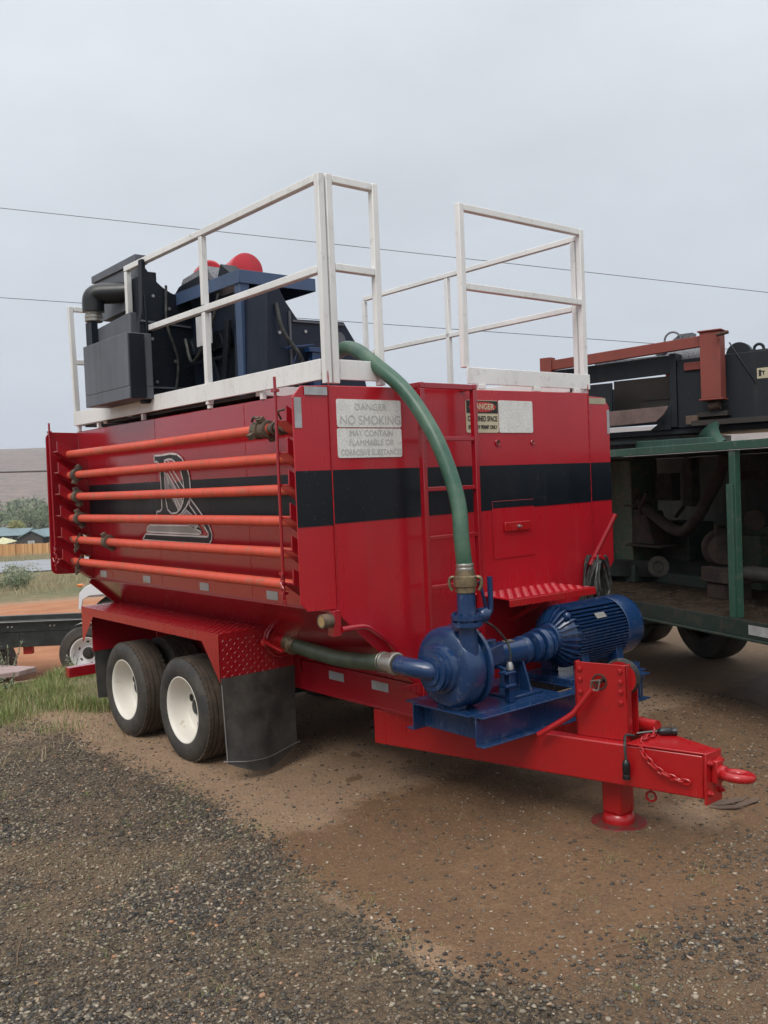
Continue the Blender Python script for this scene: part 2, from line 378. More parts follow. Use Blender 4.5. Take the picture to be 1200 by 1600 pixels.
# ------------------------------------------------------------------ terrain
def sst(a, b, x):
    t = min(1, max(0, (x-a)/(b-a))); return t*t*(3-2*t)
PS = [(0, 0), (9, 0), (12.2, -.52), (20, -.85), (30, -1.3), (48, -2.2), (62, -2.35), (100, -4.2), (120, -5.85), (170, -7.5), (250, -8.2), (5000, -9)]
def terr(s): return float(np.interp(s, [p[0] for p in PS], [p[1] for p in PS]))
def zt(x, y):
    s = math.hypot(x-CP.x, y-CP.y); z = terr(s)*sst(3.5, 8.5, y)
    if s < 60:
        a = sst(60, 20, s)
        z += a*(mnoise.noise((x*.35, y*.35, 3))*.02+mnoise.noise((x*1.3, y*1.3, 9))*.009+mnoise.noise((x*5, y*5, 1))*.004)
        # slight tyre rut dip beside the trailer and mounding at the gravel edge
        z += .018*math.exp(-((x+.22)/.22)**2)*(1 if y < 3 else math.exp(-(y-3)))
    for px, py in ((.34, 1.78), (.34, 2.71), (1.3, -.95)):
        z -= 0
    return z
def edge_x(y):
    return float(np.interp(y, [-2.2, -1.6, -1.3, -.9, -.5, .05, .74, 1.64, 2.8, 3.5], [-.20, -.27, -.33, -.30, -.31, -.22, -.12, -.13, -.15, -.2]))
def lines(a, b, st, far, g):
    L = list(np.arange(a, b, st)); d = st; x = a
    lo = []
    while x > -far: d *= g; x -= d; lo.append(x)
    x = L[-1]; d = st; hi = []
    while x < far: d *= g; x += d; hi.append(x)
    return lo[::-1]+L+hi
gx = lines(-3.2, 4.5, .07, 1500, 1.09); gy = lines(-4.0, 7.5, .07, 1500, 1.09)
gv = []; att = {'gravel': [], 'wet': [], 'redsoil': [], 'grassy': []}
for y in gy:
    for x in gx:
        gv.append((x, y, zt(x, y)))
        s = math.hypot(x-CP.x, y-CP.y)
        n1 = mnoise.noise((x*1.7, y*1.7, 5)); n2 = mnoise.noise((x*.6, y*.6, 15))
        ex = edge_x(y)+n1*.16
        g = sst(.10, -.12, x-ex)*sst(4.2, 3.0, y+n1*.6)
        g2 = .5*sst(-1.25, -1.95, y+n1*.35+ .15*x)*(1 if x > ex else 0)
        g3 = .4*sst(1.9, 3.2, x+.8*(-y)*0+n1*.5)*sst(-.5, -1.6, y+n2*.5)
        g4 = .35*sst(2.6, 4.0, x+n1)*sst(6, 4, y)
        att['gravel'].append(max(g, g2, g3, g4))
        wet = sst(.42, .08, y+n1*.14+n2*.12+.25*max(0, .5-x))*sst(-.45, -.1, x+n1*.15)*(.85+.3*n2)+sst(.12, -.02, x)*.35
        wet *= (1-.75*math.exp(-((x-1.65)**2+(y+1.15)**2)/.05))
        wet += 1.2*sst(.09, .05, math.hypot((x-1.05)*1.6, y-1.0))+1.1*sst(.07, .03, math.hypot((x-.75)*.8, (y-.62)*1.5))+sst(.06, .02, math.hypot(x-1.2, y-.6))
        att['wet'].append(min(1, wet))
        att['redsoil'].append(sst(10.5, 13.5, s)*sst(31, 25, s)*sst(6, 8, y))
        att['grassy'].append(max(sst(3.3, 4.2, y+n1*.5)*sst(11.5, 9.5, s)*sst(1.8, .8, x), .8*sst(26, 31, s)))
nx = len(gx); ny = len(gy)
gf = [(j*nx+i, j*nx+i+1, (j+1)*nx+i+1, (j+1)*nx+i) for j in range(ny-1) for i in range(nx-1)]
me = bpy.data.meshes.new('ground'); me.from_pydata(gv, [], gf); me.polygons.foreach_set('use_smooth', [True]*len(gf))
for k, v in att.items():
    a = me.attributes.new(k, 'FLOAT', 'POINT'); a.data.foreach_set('value', v)
B = NB('ground_dirt_and_gravel')
def at_(n_): x = B.n('ShaderNodeAttribute', attribute_name=n_); return x.outputs['Fac']
micro = B.noise(230, 4, .7); fine = B.noise(42, 9, .78); med = B.noise(6, 6, .65); lg = B.noise(.9, 5, .6)
vor = B.n('ShaderNodeTexVoronoi', feature='F1'); vor.inputs['Scale'].default_value = 75; B.l(B.geo.outputs['Position'], vor.inputs['Vector'])
dirt = B.mix(B.rng(fine, .3, .7), (.27, .165, .092), (.47, .315, .195)); dirt = B.mix(B.rng(med, .35, .7, 0, .6), dirt, (.27, .19, .13))
dirt = B.mix(B.rng(vor.outputs['Color'], .75, .95, 0, .35), dirt, (.34, .28, .22))
wetd = B.mix(B.rng(fine, .3, .72), (.125, .066, .032), (.275, .160, .082))
wetd = B.mix(B.rng(med, .5, .75, 0, .5), wetd, (.085, .058, .040))
grav = B.mix(B.rng(vor.outputs['Color'], .2, .9), (.034, .025, .016), (.19, .135, .082)); grav = B.mix(B.rng(lg, .45, .65, 0, .55), grav, (.20, .130, .075))
soil = B.mix(B.rng(B.noise(1.2, 6, .65, stretch=(1, 1, 1)), .3, .7), (.33, .130, .058), (.45, .215, .115))
gras = B.mix(B.rng(B.noise(2.5, 6), .3, .7), (.11, .105, .045), (.23, .18, .10)); gras = B.mix(B.rng(B.noise(.12, 6), .45, .6), gras, (.10, .12, .055))
def pert(v, n_, amt=.9): return B.rng(B.math('ADD', v, B.math('MULTIPLY', B.math('SUBTRACT', n_, .5), amt)), .3, .7)
c = B.mix(pert(at_('wet'), med), dirt, wetd)
c = B.mix(pert(at_('gravel'), fine, 1.3), c, grav)
c = B.mix(B.rng(micro, .52, .72, 0, .55), c, (.045, .032, .022)); c = B.mix(B.rng(micro, .30, .42, .45, 0), c, (.42, .34, .26))
c = B.mix(pert(at_('grassy'), med), c, gras); c = B.mix(pert(at_('redsoil'), med, .5), c, soil)
B.col(c); B.rough(B.mix(at_('wet'), (.92,)*3, (.62,)*3)); B.b.inputs['Specular IOR Level'].default_value = .35
p = B.bump(micro, .35, .006); p = B.bump(fine, .7, .022, p); p = B.bump(vor.outputs['Distance'], .35, .012, p); B.bump(med, .4, .05, p)
me.materials.append(B.m)
go = bpy.data.objects.new('ground', me); S.collection.objects.link(go); tag(go, kind='structure')

# ------------------------------------------------------------------ scattered stones (one mesh each, uncountable)
def frustum_ok(x, y, z=0, mgx=60, lo=1640):
    d = Vector((x, y, z))-CP; f = d.dot(Fv)
    if f < .3: return False
    px = 600+1450*d.dot(Rv)/f; py = 800-1450*d.dot(Uv)/f
    return -mgx < px < 1200+mgx and py < lo
def scatter(name, n, fn, size, mat, flat=.6):
    pts = []
    while len(pts) < n:
        x = random.uniform(-2.6, 4.2); y = random.uniform(-2.7, 4.2)
        if not frustum_ok(x, y, 0, 250, 1900): continue
        if random.random() > fn(x, y): continue
        pts.append((x, y))
    P = np.array([(x, y, zt(x, y)) for x, y in pts]); k = len(P)
    base = np.array([(1, 0, 0), (0, 1, 0), (-1, 0, 0), (0, -1, 0), (0, 0, 1), (0, 0, -1)], float)
    fc = np.array([(0, 1, 4), (1, 2, 4), (2, 3, 4), (3, 0, 4), (1, 0, 5), (2, 1, 5), (3, 2, 5), (0, 3, 5)])
    # chamfer: duplicate ring for a blockier chip
    base = np.array([(1, .1, -.2), (.45, .9, .1), (-.6, .8, -.15), (-1, -.1, .15), (-.4, -.9, -.1), (.6, -.8, .15), (.3, .15, .75), (-.35, -.1, .7), (0, 0, -.8)])
    fc = np.array([(0, 1, 6), (1, 2, 7), (1, 7, 6), (2, 3, 7), (3, 4, 7), (4, 5, 6), (4, 6, 7), (5, 0, 6), (1, 0, 8), (2, 1, 8), (3, 2, 8), (4, 3, 8), (5, 4, 8), (0, 5, 8)])
    nb = len(base)
    sz = size[0]+(size[1]-size[0])*rng.random(k)**5.5
    v = base[None]+rng.normal(0, .16, (k, nb, 3)); v *= (sz[:, None, None]*np.stack([rng.uniform(.7, 1.2, k), rng.uniform(.6, 1.1, k), rng.uniform(flat*.6, flat*1.2, k)], 1)[:, None, :])
    a = rng.uniform(0, 6.28, k); ca, sa = np.cos(a)[:, None], np.sin(a)[:, None]; b = rng.normal(0, .35, k); cb, sb = np.cos(b)[:, None], np.sin(b)[:, None]
    X, Y, Z = v[..., 0], v[..., 1], v[..., 2]; Y, Z = Y*cb-Z*sb, Y*sb+Z*cb; X, Y = X*ca-Y*sa, X*sa+Y*ca
    v = np.stack([X, Y, Z], 2)+P[:, None, :]+np.array([0, 0, 1])*(sz*flat*.25)[:, None, None]
    f = (fc[None]+(np.arange(k)*nb)[:, None, None]).reshape(-1, 3)
    me = bpy.data.meshes.new(name); me.vertices.add(k*nb); me.vertices.foreach_set('co', v.reshape(-1))
    nf = len(f); me.loops.add(nf*3); me.polygons.add(nf); me.polygons.foreach_set('loop_start', np.arange(nf)*3); me.polygons.foreach_set('loop_total', np.full(nf, 3))
    me.loops.foreach_set('vertex_index', f.reshape(-1)); me.update(); me.validate(); me.materials.append(M[mat])
    o = bpy.data.objects.new(name, me); S.collection.objects.link(o); return o
def dens_dark(x, y):
    n1 = mnoise.noise((x*1.7, y*1.7, 5)); ex = edge_x(y)+n1*.16; n3 = .5+.5*mnoise.noise((x*1.1, y*1.1, 30))
    d = x-ex; near = 1/(1+.12*max(0, y+1))
    if d < -.05:
        pt = sst(.62, .35, .5+.5*mnoise.noise((x*.9+7, y*.9, 60)))*.55+.45; pt *= 1-.6*sst(1.0, 2.4, y+n1)*sst(-1.3, -.5, x)
        return (.35+.65*min(1, n3*1.6))*near*pt
    if d < .12: return .45*near*(1-(d+.05)/.17*.7)
    v = .03+.28*sst(-1.4, -2.1, y+n1*.5)+.13*sst(1.7, 3, x)*sst(-.3, -1.2, y)+.05*sst(2, 3, x)
    return v*near
o = scatter('gravel', 190000, dens_dark, (.0022, .0145), 'stones'); tag(o, 'dark crushed gravel covering the yard in the foreground', 'gravel', kind='stuff')
def dens_peb(x, y):
    n3 = .5+.5*mnoise.noise((x*1.3, y*1.3, 44)); return .15+.5*n3*n3+.3*math.exp(-((x-edge_x(y)-.15)/.2)**2)
o = scatter('pebbles', 60000, dens_peb, (.0018, .008), 'pebbles'); tag(o, 'small brown pebbles strewn over the bare dirt', 'pebbles', kind='stuff')

# ------------------------------------------------------------------ grass
def blades(name, spots, mat):        # spots: (x, y, height, lean)
    v = []; f = []
    for x, y, h, ln in spots:
        z = zt(x, y); a = random.uniform(0, 6.28); dx, dy = math.cos(a)*ln*h, math.sin(a)*ln*h; wd = h*random.uniform(.012, .022)+.0009
        b = random.uniform(0, 6.28); wx, wy = math.cos(b)*wd, math.sin(b)*wd; o = len(v)
        v += [(x-wx, y-wy, z-.01), (x+wx, y+wy, z-.01), (x+dx*.35-wx*.8, y+dy*.35-wy*.8, z+h*.55), (x+dx*.35+wx*.8, y+dy*.35+wy*.8, z+h*.55), (x+dx, y+dy, z+h)]
        f += [(o, o+1, o+3, o+2), (o+2, o+3, o+4)]
    me = bpy.data.meshes.new(name); me.from_pydata(v, [], f); me.materials.append(M[mat]); me.update()
    ob = bpy.data.objects.new(name, me); S.collection.objects.link(ob); return ob
sp = []
while len(sp) < 21000:
    x = random.uniform(-1.6, 1.9); y = random.uniform(3.1, 6.0)
    n = .5+.5*mnoise.noise((x*1.8, y*1.8, 70)); k = sst(3.2, 4.6, y+(n-.5)*1.6)*sst(6.0, 5.2, y-.4*n)
    if random.random() < k*min(1, max(0, n-.22)**1.5*3.2): sp.append((x, y, random.uniform(.02, .06)+.13*n*n*random.random()+(.05 if n > .6 else 0)*random.random(), random.uniform(.1, .7)))
for _ in range(700):                # tufts on the gravel edge
    pass
tuf = [(-.25, .95), (-.32, .75), (-.45, .7), (-.6, .9), (-.12, .35), (-.28, -.35), (-.2, -.75), (-.35, -1.1), (-.95, -.45), (-.8, -.75), (-1.35, .3), (.35, -1.75), (.5, -1.35), (.9, -1.2), (-.55, 1.6), (-.1, 1.25), (-1.05, -.9), (-.5, -1.15), (-.68, .2), (.05, -1.95), (1.05, -1.6)]
for tx, ty in tuf:
    for _ in range(60):
        r = abs(random.gauss(0, .085)); a = random.uniform(0, 6.28); sp.append((tx+r*math.cos(a), ty+r*math.sin(a), random.uniform(.006, .020), random.uniform(.4, 1.6)))
for _ in range(5000):
    x = random.uniform(-2.2, .1); y = random.uniform(-.5, 4.2)
    if mnoise.noise((x*1.4, y*1.4, 81)) > .12: sp.append((x, y, random.uniform(.006, .026), random.uniform(.3, 1.5)))
tag(blades('grass', sp, 'grass'), 'green grass and low weeds growing beside the trailer', 'grass', kind='stuff')
sp = []
while len(sp) < 15000:
    s = random.uniform(32, 49); a = random.uniform(-.12, .35)        # strip before the road
    dx, dy = .28+a*.96, .96-a*.28; x, y = CP.x+dx*s, CP.y+dy*s
    if mnoise.noise((x*.25, y*.25, 12)) > -.25: sp.append((x, y, random.uniform(.08, .32), random.uniform(.3, 1.0)))
for _ in range(6000):
    s = random.uniform(62, 100); a = random.uniform(-.1, .3); x, y = CP.x+(.28+a*.96)*s, CP.y+(.96-a*.28)*s; sp.append((x, y, random.uniform(.2, .45), .6))
for _ in range(2500):
    x = random.uniform(-1.5, 1.2); y = random.uniform(2.5, 5.2); sp.append((x, y, random.uniform(.01, .09), random.uniform(.5, 1.6)))
tag(blades('dry_grass', sp, 'drygrass'), 'dry straw coloured grass on the verges near the road', 'grass', kind='stuff')
def weed(x, y, h, n, label):
    mb = MB(); z = zt(x, y)
    for i in range(n):
        a = random.uniform(0, 6.28); l = h*random.uniform(.6, 1); t = V(x+math.cos(a)*l*.35, y+math.sin(a)*l*.35, z+l); b = V(x, y, z-.01); mid = (b+t)/2+V(0, 0, l*.08)
        mb.tube([b, mid, t], [.004, .003, .001], 5)
        for k in range(16):
            q = b.lerp(t, random.uniform(.2, 1)); d = V(random.gauss(0, 1), random.gauss(0, 1), random.gauss(.4, .8)).normalized()*random.uniform(.02, .05); u = d.cross(V(0, 0, 1)).normalized()*.007
            mb.add([q-u, q+u, q+d+u*.3, q+d-u*.3], [(0, 1, 2, 3)])
    tag(build('tall_weed', mb, 'weed'), label, 'weed', 'spindly weeds at the left edge')
weed(.35, 5.95, .50, 9, 'spindly pale grey-green weed standing in front of the black chassis, the tallest')
weed(1.02, 5.9, .26, 6, 'small weed in front of the grey-rimmed wheel of the black chassis')
weed(.05, 5.0, .2, 6, 'low weed at the left edge beside the pale slab')
tag(build('concrete_slab', MB().prism([(-.02, 5.62, .03), (.30, 5.45, .05), (.52, 5.6, .04), (.33, 6.1, .02), (.0, 6.2, .03)], (0, 0, .06)), 'pink', bevel=.01), 'flat pale pink slab lying among weeds at the left edge', 'slab')
mb = MB(); mb.sphere((-.235, 1.618, .012), .04, 10, (1, .8, .6))
mb.v = [tuple(Vector(v)+mnoise.noise_vector(Vector(v)*30)*.012) for v in mb.v]
tag(build('rock', mb, 'rock'), 'brown fist-sized rock on the dark gravel left of the wheels', 'rock')
# flattened cardboard scraps near the coupling ring, twigs
mb = MB()
for (x, y, l, w_, a) in ((1.93, -1.2, .13, .035, .5), (1.99, -1.28, .10, .03, .3), (1.85, -1.24, .09, .025, .9)):
    d = V(math.cos(a), -math.sin(a), .06)*l; n_ = V(math.sin(a), math.cos(a), 0)*w_; z = zt(x, y)+.006
    mb.prism([V(x, y, z)-d, V(x, y, z)-d*.3-n_, V(x, y, z)+d*.6-n_*.7, V(x, y, z+.006)+d, V(x, y, z)+n_], (0, 0, .004))
tag(build('cardboard_scrap', mb, 'card'), 'torn soggy brown scrap lying on the ground right of the towing eye', 'scrap')
for i, (x, y, l, a, t) in enumerate(((.75, -1.05, .16, .2, 'short twig on the bare dirt below the red beam'), (-1.55, -.2, .24, 1.2, 'long pale twig lying on dark gravel at lower left'), (.15, -1.7, .22, -.3, 'thin twig at the bottom on gravel near the dirt edge'), (1.15, -1.42, .15, .4, 'curved twig on dirt in front of the support leg'), (.55, .05, .11, -.4, 'tiny twig on wet dirt beside the gravel edge'))):
    z = zt(x, y); mb = MB(); d = V(math.cos(a), math.sin(a), 0)
    mb.tube(spline([V(x, y, z+.006), V(x, y, z+.012)+d*l*.35+V(0, .01, 0), V(x, y, z+.008)+d*l*.7, V(x, y, z+.01)+d*l+V(0, -.015, 0)], 4), .0022, 5)
    tag(build('twig', mb, 'twig'), t, 'twig', 'twigs on the ground')

# ================================================================== THE RED TANK TRAILER
T = thing('tank_trailer', 'big red tank trailer with black band, white railings, ladder and twin axles', 'tank trailer', (1.3, 1.8, 0))
XW, ZT = .27, 2.345
# --- tank shell: vertical walls, sloping hopper bottom, sloping rear
mb = MB()
x0, x1 = XW, 2.6-XW; y0, y1 = .012, 3.57
v = [(x0, y0, ZT), (x1, y0, ZT), (x1, y0, 1.15), (1.83, y0, .685), (.77, y0, .685), (x0, y0, 1.15),
     (x0, y1, ZT), (x1, y1, ZT), (x1, 3.43, 1.14), (1.83, 3.43, .685), (.77, 3.43, .685), (x0, 3.43, 1.14)]
mb.add(v, [(0, 1, 2, 3, 4, 5), (6, 11, 8, 7), (11, 10, 9, 8), (0, 6, 7, 1), (0, 5, 11, 6), (5, 4, 10, 11), (4, 3, 9, 10), (3, 2, 8, 9), (2, 1, 7, 8)])
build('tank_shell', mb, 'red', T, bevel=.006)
# flange angles and ribs on the side wall
mb = MB(); mb.box(XW-.018, XW-.0005, .01, 3.43, 1.146, 1.156)
build('wall_flange', mb, 'red', T, bevel=.003)
# stiffener along the rear hopper edge
mb = MB(); mb.bar((.262, 3.41, 1.135), (.755, 3.41, .69), .05, .014, up=(0, 1, 0)); mb.bar((2.338, 3.41, 1.135), (1.845, 3.41, .69), .05, .014, up=(0, 1, 0))
build_each('rear_brace', mb, 'red', T, bevel=.003)
build('rear_stay', MB().box(2.18, 2.24, 3.36, 3.42, .68, 1.13), 'red', T)
# --- front plate: centre + two ears
mb = MB()
mb.prism([(.228, -.004, 2.352), (2.372, -.004, 2.372), (2.372, -.004, 1.15), (1.776, -.004, .62), (.824, -.004, .62), (.228, -.004, 1.15)], (0, .014, 0))
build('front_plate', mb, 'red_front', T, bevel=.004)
for s in (0, 1):
    mb = MB(); q = (lambda x: x if s == 0 else 2.6-x)
    mb.prism([(q(.055), -.001, 2.345), (q(.2275), -.001, 2.352), (q(.2275), -.001, 1.178), (q(.04), -.001, 1.185), (q(0), -.001, 1.228), (q(0), -.001, 2.285)], (0, .010, 0))
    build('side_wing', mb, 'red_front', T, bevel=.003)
mb = MB()
for x in (.228, 2.372): mb.tube([(x, -.0055, 1.19+.003*k+(2.34-1.19)*k/40) for k in range(40)], [.0035+.0012*math.sin(k*2.7) for k in range(40)], 6)
for k_, y in enumerate((.92, 2.13, 2.98)): mb.tube([(XW+.0005, y, 1.17+(2.34-1.17)*k/30) for k in range(31)], [.0028+.001*math.sin(k*3.1) for k in range(31)], 6)
build_each('weld_seam', mb, 'red', T)
# --- black band (front and side)
mb = MB(); mb.box(.0, .2274, -.0035, -.001, 1.622, 1.910); mb.box(2.3726, 2.6, -.0035, -.001, 1.648, 1.906)
mb.prism([(.228, -.0065, 1.628), (.228, -.0065, 1.910), (2.372, -.0065, 1.906), (2.372, -.0065, 1.645)], (0, .0025, 0))
mb.box(XW-.003, XW, .03, 3.567, 1.665, 1.900)
build('black_band', mb, 'black_band', T)
# --- rear wing panels (rounded corners)
def wing(s):
    q = (lambda x: x if s == 0 else 2.6-x); P = []
    for cx, cz, a0 in ((.06, 2.285, 90), (.05, 1.25, 180)):
        for k in range(7):
            a = R(a0+15*k); P.append((q(cx+.06*math.cos(a)*.95), 3.535, cz+.055*math.sin(a)))
    P += [(q(.268), 3.535, 1.185), (q(.268), 3.535, 2.335)]
    return MB().prism(P, (0, .012, 0))
for s in (0, 1): build('rear_wing', wing(s), 'red', T, bevel=.003)
# --- rack arms and retaining rods
PZ = [2.153, 1.986, 1.817, 1.645, 1.475, 1.301]
for yy in (.10, 3.36):
    for z in PZ:
        mb = MB(); y_ = yy
        mb.prism([(.028, y_, z+.105), (.028, y_, z+.02), (XW-.001, y_, z-.155), (XW-.001, y_, z-.045)], (0, .012, 0))
        mb.prism([(.028, y_+.012, z+.02), (XW-.001, y_+.012, z-.155), (XW-.001, y_+.012, z-.145), (.028, y_+.012, z+.03)], (0, .10, 0))
        build('rack_arm', mb, 'red', T, bevel=.002)
for yy in (.188, 3.50):
    mb = MB(); mb.tube([(.022, yy, 1.23), (.022, yy, 2.41)], .0085, 10); 
    mb.box(.008, .036, yy-.02, yy+.02, 2.33, 2.345); mb.box(.008, .036, yy-.02, yy+.02, 1.265, 1.28); mb.box(.008, .036, yy-.02, yy+.02, 1.37, 1.385)
    mb.tube([(.022, yy, 1.31), (-.01, yy-.02, 1.33), (-.005, yy-.04, 1.30)], .005, 8)
    build('rack_rod', mb, 'red', T)
def chain(name, pts, mat, parent, link=.022, r=.0035, flip=0):
    P = spline(pts, 10); L = [0]
    for a, b in zip(P, P[1:]): L.append(L[-1]+(b-a).length)
    mb = MB(); s = 0; i = 0; k = 0
    while s < L[-1]:
        while i < len(L)-2 and L[i+1] < s: i += 1
        t = (s-L[i])/(L[i+1]-L[i]); p = P[i].lerp(P[i+1], t); d = (P[i+1]-P[i]).normalized(); u = d.cross(V(0, 0, 1))
        if u.length < .1: u = d.cross(V(1, 0, 0))
        u.normalize(); w_ = d.cross(u); q = (u if (k+flip) % 2 else w_)
        loop = []; a_, b_ = link*.75, link*.42
        for j in range(14):
            an = 2*math.pi*j/13; loop.append(p+d*a_*math.cos(an)+q*b_*math.sin(an))
        mb.tube(loop, r, 6, cap=False); s += link*1.08; k += 1
    return build(name, mb, mat, parent)
chain('rod_chain', [(.0, .17, 1.36), (-.005, .16, 1.30), (.0, .15, 1.24), (.01, .16, 1.20)], 'red', T, .018, .003)
chain('rod_chain', [(.01, 3.48, 1.42), (.005, 3.46, 1.36), (.02, 3.44, 1.31), (.005, 3.44, 1.29)], 'red', T, .018, .003)
# --- logo on the side wall
LOGO = {'D_out': [(2.148, 2.084), (2.034, 2.082), (1.904, 2.087), (1.804, 2.078), (1.734, 2.048), (1.678, 1.994), (1.64, 1.928), (1.632, 1.837), (1.65, 1.77), (1.707, 1.719), (1.785, 1.673), (1.874, 1.652), (2.149, 1.648), (2.151, 1.689), (2.093, 1.693), (2.066, 1.711), (2.061, 1.78), (2.064, 1.953), (2.07, 2.018), (2.099, 2.037), (2.148, 2.044)], 'D_in': [(1.993, 2.042), (1.934, 2.051), (1.871, 2.045), (1.811, 2.014), (1.761, 1.966), (1.73, 1.902), (1.721, 1.839), (1.735, 1.77), (1.781, 1.713), (1.846, 1.681), (1.922, 1.678), (1.977, 1.705), (1.997, 1.767), (1.998, 1.939)], 'red': [(1.993, 2.042), (1.934, 2.051), (1.871, 2.045), (1.811, 2.014), (1.761, 1.966), (1.73, 1.902), (1.85, 1.888), (2.0, 1.897)], 'gray': [(1.99, 1.953), (1.951, 1.955), (1.743, 1.782), (1.736, 1.765), (1.781, 1.713), (1.819, 1.699), (1.988, 1.844)], 'sw': [(1.647, 1.778), (1.575, 1.729), (1.483, 1.662), (1.404, 1.596), (1.373, 1.547), (1.381, 1.509), (1.415, 1.48), (1.842, 1.48), (2.403, 1.485), (2.348, 1.528), (1.837, 1.527), (1.428, 1.527), (1.418, 1.547), (1.478, 1.598), (1.564, 1.662), (1.663, 1.736)], 'bar': [(2.271, 1.593), (2.315, 1.576), (2.328, 1.545), (1.541, 1.541), (1.508, 1.556), (1.547, 1.595), (1.625, 1.582), (1.683, 1.596)], 'leg': [(1.708, 1.701), (1.773, 1.664), (1.665, 1.596), (1.508, 1.556), (1.553, 1.597), (1.617, 1.662)], 's1': [(1.941, 2.045), (1.908, 1.994), (1.849, 1.955), (1.724, 1.848)], 's2': [(1.987, 2.036), (1.912, 1.957), (1.78, 1.84)], 's3': [(1.983, 1.955), (1.819, 1.699)], 's4': [(1.957, 1.954), (1.763, 1.765), (1.746, 1.748)], 's5': [(1.951, 1.89), (1.781, 1.713)]}
def smooth_poly(p, n=2):
    for _ in range(n):
        q = []
        for i in range(len(p)):
            a, b = p[i], p[(i+1) % len(p)]; q += [(a[0]*.8+b[0]*.2, a[1]*.8+b[1]*.2), (a[0]*.2+b[0]*.8, a[1]*.2+b[1]*.8)]
        p = q
    return p
def lfill(mb, key, layer): mb.prism([(XW-.0035-.0006*layer, a, b) for a, b in LOGO[key]], (.0003, 0, 0))
def lstroke(mb, key, wd, layer, closed=True):
    p = LOGO[key]; n_ = len(p); rngi = range(n_ if closed else n_-1); x = XW-.0035-.0006*layer
    for i in rngi:
        a, b = Vector(p[i]), Vector(p[(i+1) % n_]); d = (b-a).normalized(); q = Vector((-d.y, d.x))*wd/2; a2, b2 = a-d*wd*.3, b+d*wd*.3
        mb.add([(x, *(a2+q)), (x, *(b2+q)), (x, *(b2-q)), (x, *(a2-q))], [(0, 1, 2, 3)])
LG = MB()
LG.cur = 0; lfill(LG, 'sw', 1); lfill(LG, 'D_out', 2)
LG.cur = 1; lfill(LG, 'bar', 1.5); lfill(LG, 'leg', 1.5); lfill(LG, 'gray', 4)
LG.cur = 3; lfill(LG, 'red', 3)
LG.cur = 2
lstroke(LG, 'sw', .011, 3); lstroke(LG, 'bar', .010, 3); lstroke(LG, 'leg', .008, 3)
lstroke(LG, 'D_out', .013, 5); lstroke(LG, 'D_in', .012, 6)
for k in ('s1', 's2', 's3', 's4', 's5'): lstroke(LG, k, .011, 5.5, False)
build('emblem', LG, ['logo_k', 'logo_g', 'logo_w', 'red'], T)
# --- reflective tapes
def tape(x0, x1, y0, y1, z0, z1, mat='tape'): build('reflective_tape', MB().box(x0, x1, y0, y1, z0, z1), mat, T)
for y_ in (3.10, 2.32, 1.46, .64): tape(XW-.0025, XW-.0005, y_-.005, y_+.115, 1.172-.0, 1.222)
tape(.072, .216, -.0085, -.0065, 2.300, 2.342); tape(.009, .052, -.0035, -.0015, 2.13, 2.285)
tape(2.385, 2.56, -.0035, -.0015, 2.300, 2.340, 'tape_y'); tape(2.572, 2.598, -.0035, -.0015, 2.10, 2.262)
# --- signs
def sign_bg(name, x0, x1, z0, z1, mat):
    mb = MB(); P = []
    for cx, cz, a0 in ((x1-.012, z1-.012, 0), (x0+.012, z1-.012, 90), (x0+.012, z0+.012, 180), (x1-.012, z0+.012, 270)):
        for k in range(5): a = R(a0+22.5*k); P.append((cx+.012*math.cos(a), -.0085, cz+.012*math.sin(a)))
    mb.prism(P, (0, .0035, 0)); return build(name, mb, mat, T)
FX, FU = (1, 0, 0), (0, 0, 1)
s1 = sign_bg('warning_sign', .272, .716, 2.134, 2.283, 'sign_white')
text('lettering', 'NO SMOKING', 'sign_ink', s1, (.50, -.0095, 2.172), FX, FU, .068, squeeze=.98)
text('lettering', 'DANGER', 'sign_ink', s1, (.50, -.0095, 2.243), FX, FU, .05, squeeze=1.1).data.materials[0] = M['ink_faint']
s2 = sign_bg('warning_sign', .270, .714, 1.972, 2.128, 'sign_white')
for t_, z_ in (('MAY CONTAIN', 2.102), ('FLAMMABLE OR', 2.052), ('CORROSIVE SUBSTANCES', 2.0)):
    text('lettering', t_, 'sign_ink', s2, (.50, -.0095, z_), FX, FU, .046, squeeze=.80 if len(t_) > 15 else .95)
s3 = sign_bg('danger_sign', 1.222, 1.496, 2.106, 2.300, 'sign_cream')
b_ = build('black_header', MB().box(1.226, 1.492, -.0100, -.0086, 2.222, 2.297), 'sign_black', s3)
mb = MB(); mb.prism([(1.359+.115*math.cos(2*math.pi*k/28), -.0112, 2.26+.031*math.sin(2*math.pi*k/28)) for k in range(28)], (0, .001, 0)); build('red_oval', mb, 'sign_red', s3)
text('lettering', 'DANGER', 'sign_cream', s3, (1.359, -.0122, 2.260), FX, FU, .048, bold=.001)
text('lettering', 'CONFINED SPACE', 'sign_black', s3, (1.359, -.0096, 2.188), FX, FU, .044, bold=.001, squeeze=.70)
text('lettering', 'ENTER BY PERMIT ONLY', 'sign_black', s3, (1.359, -.0096, 2.138), FX, FU, .032, bold=.0008, squeeze=.70)
sign_bg('blank_sign', 1.502, 1.808, 2.106, 2.303, 'sign_white')
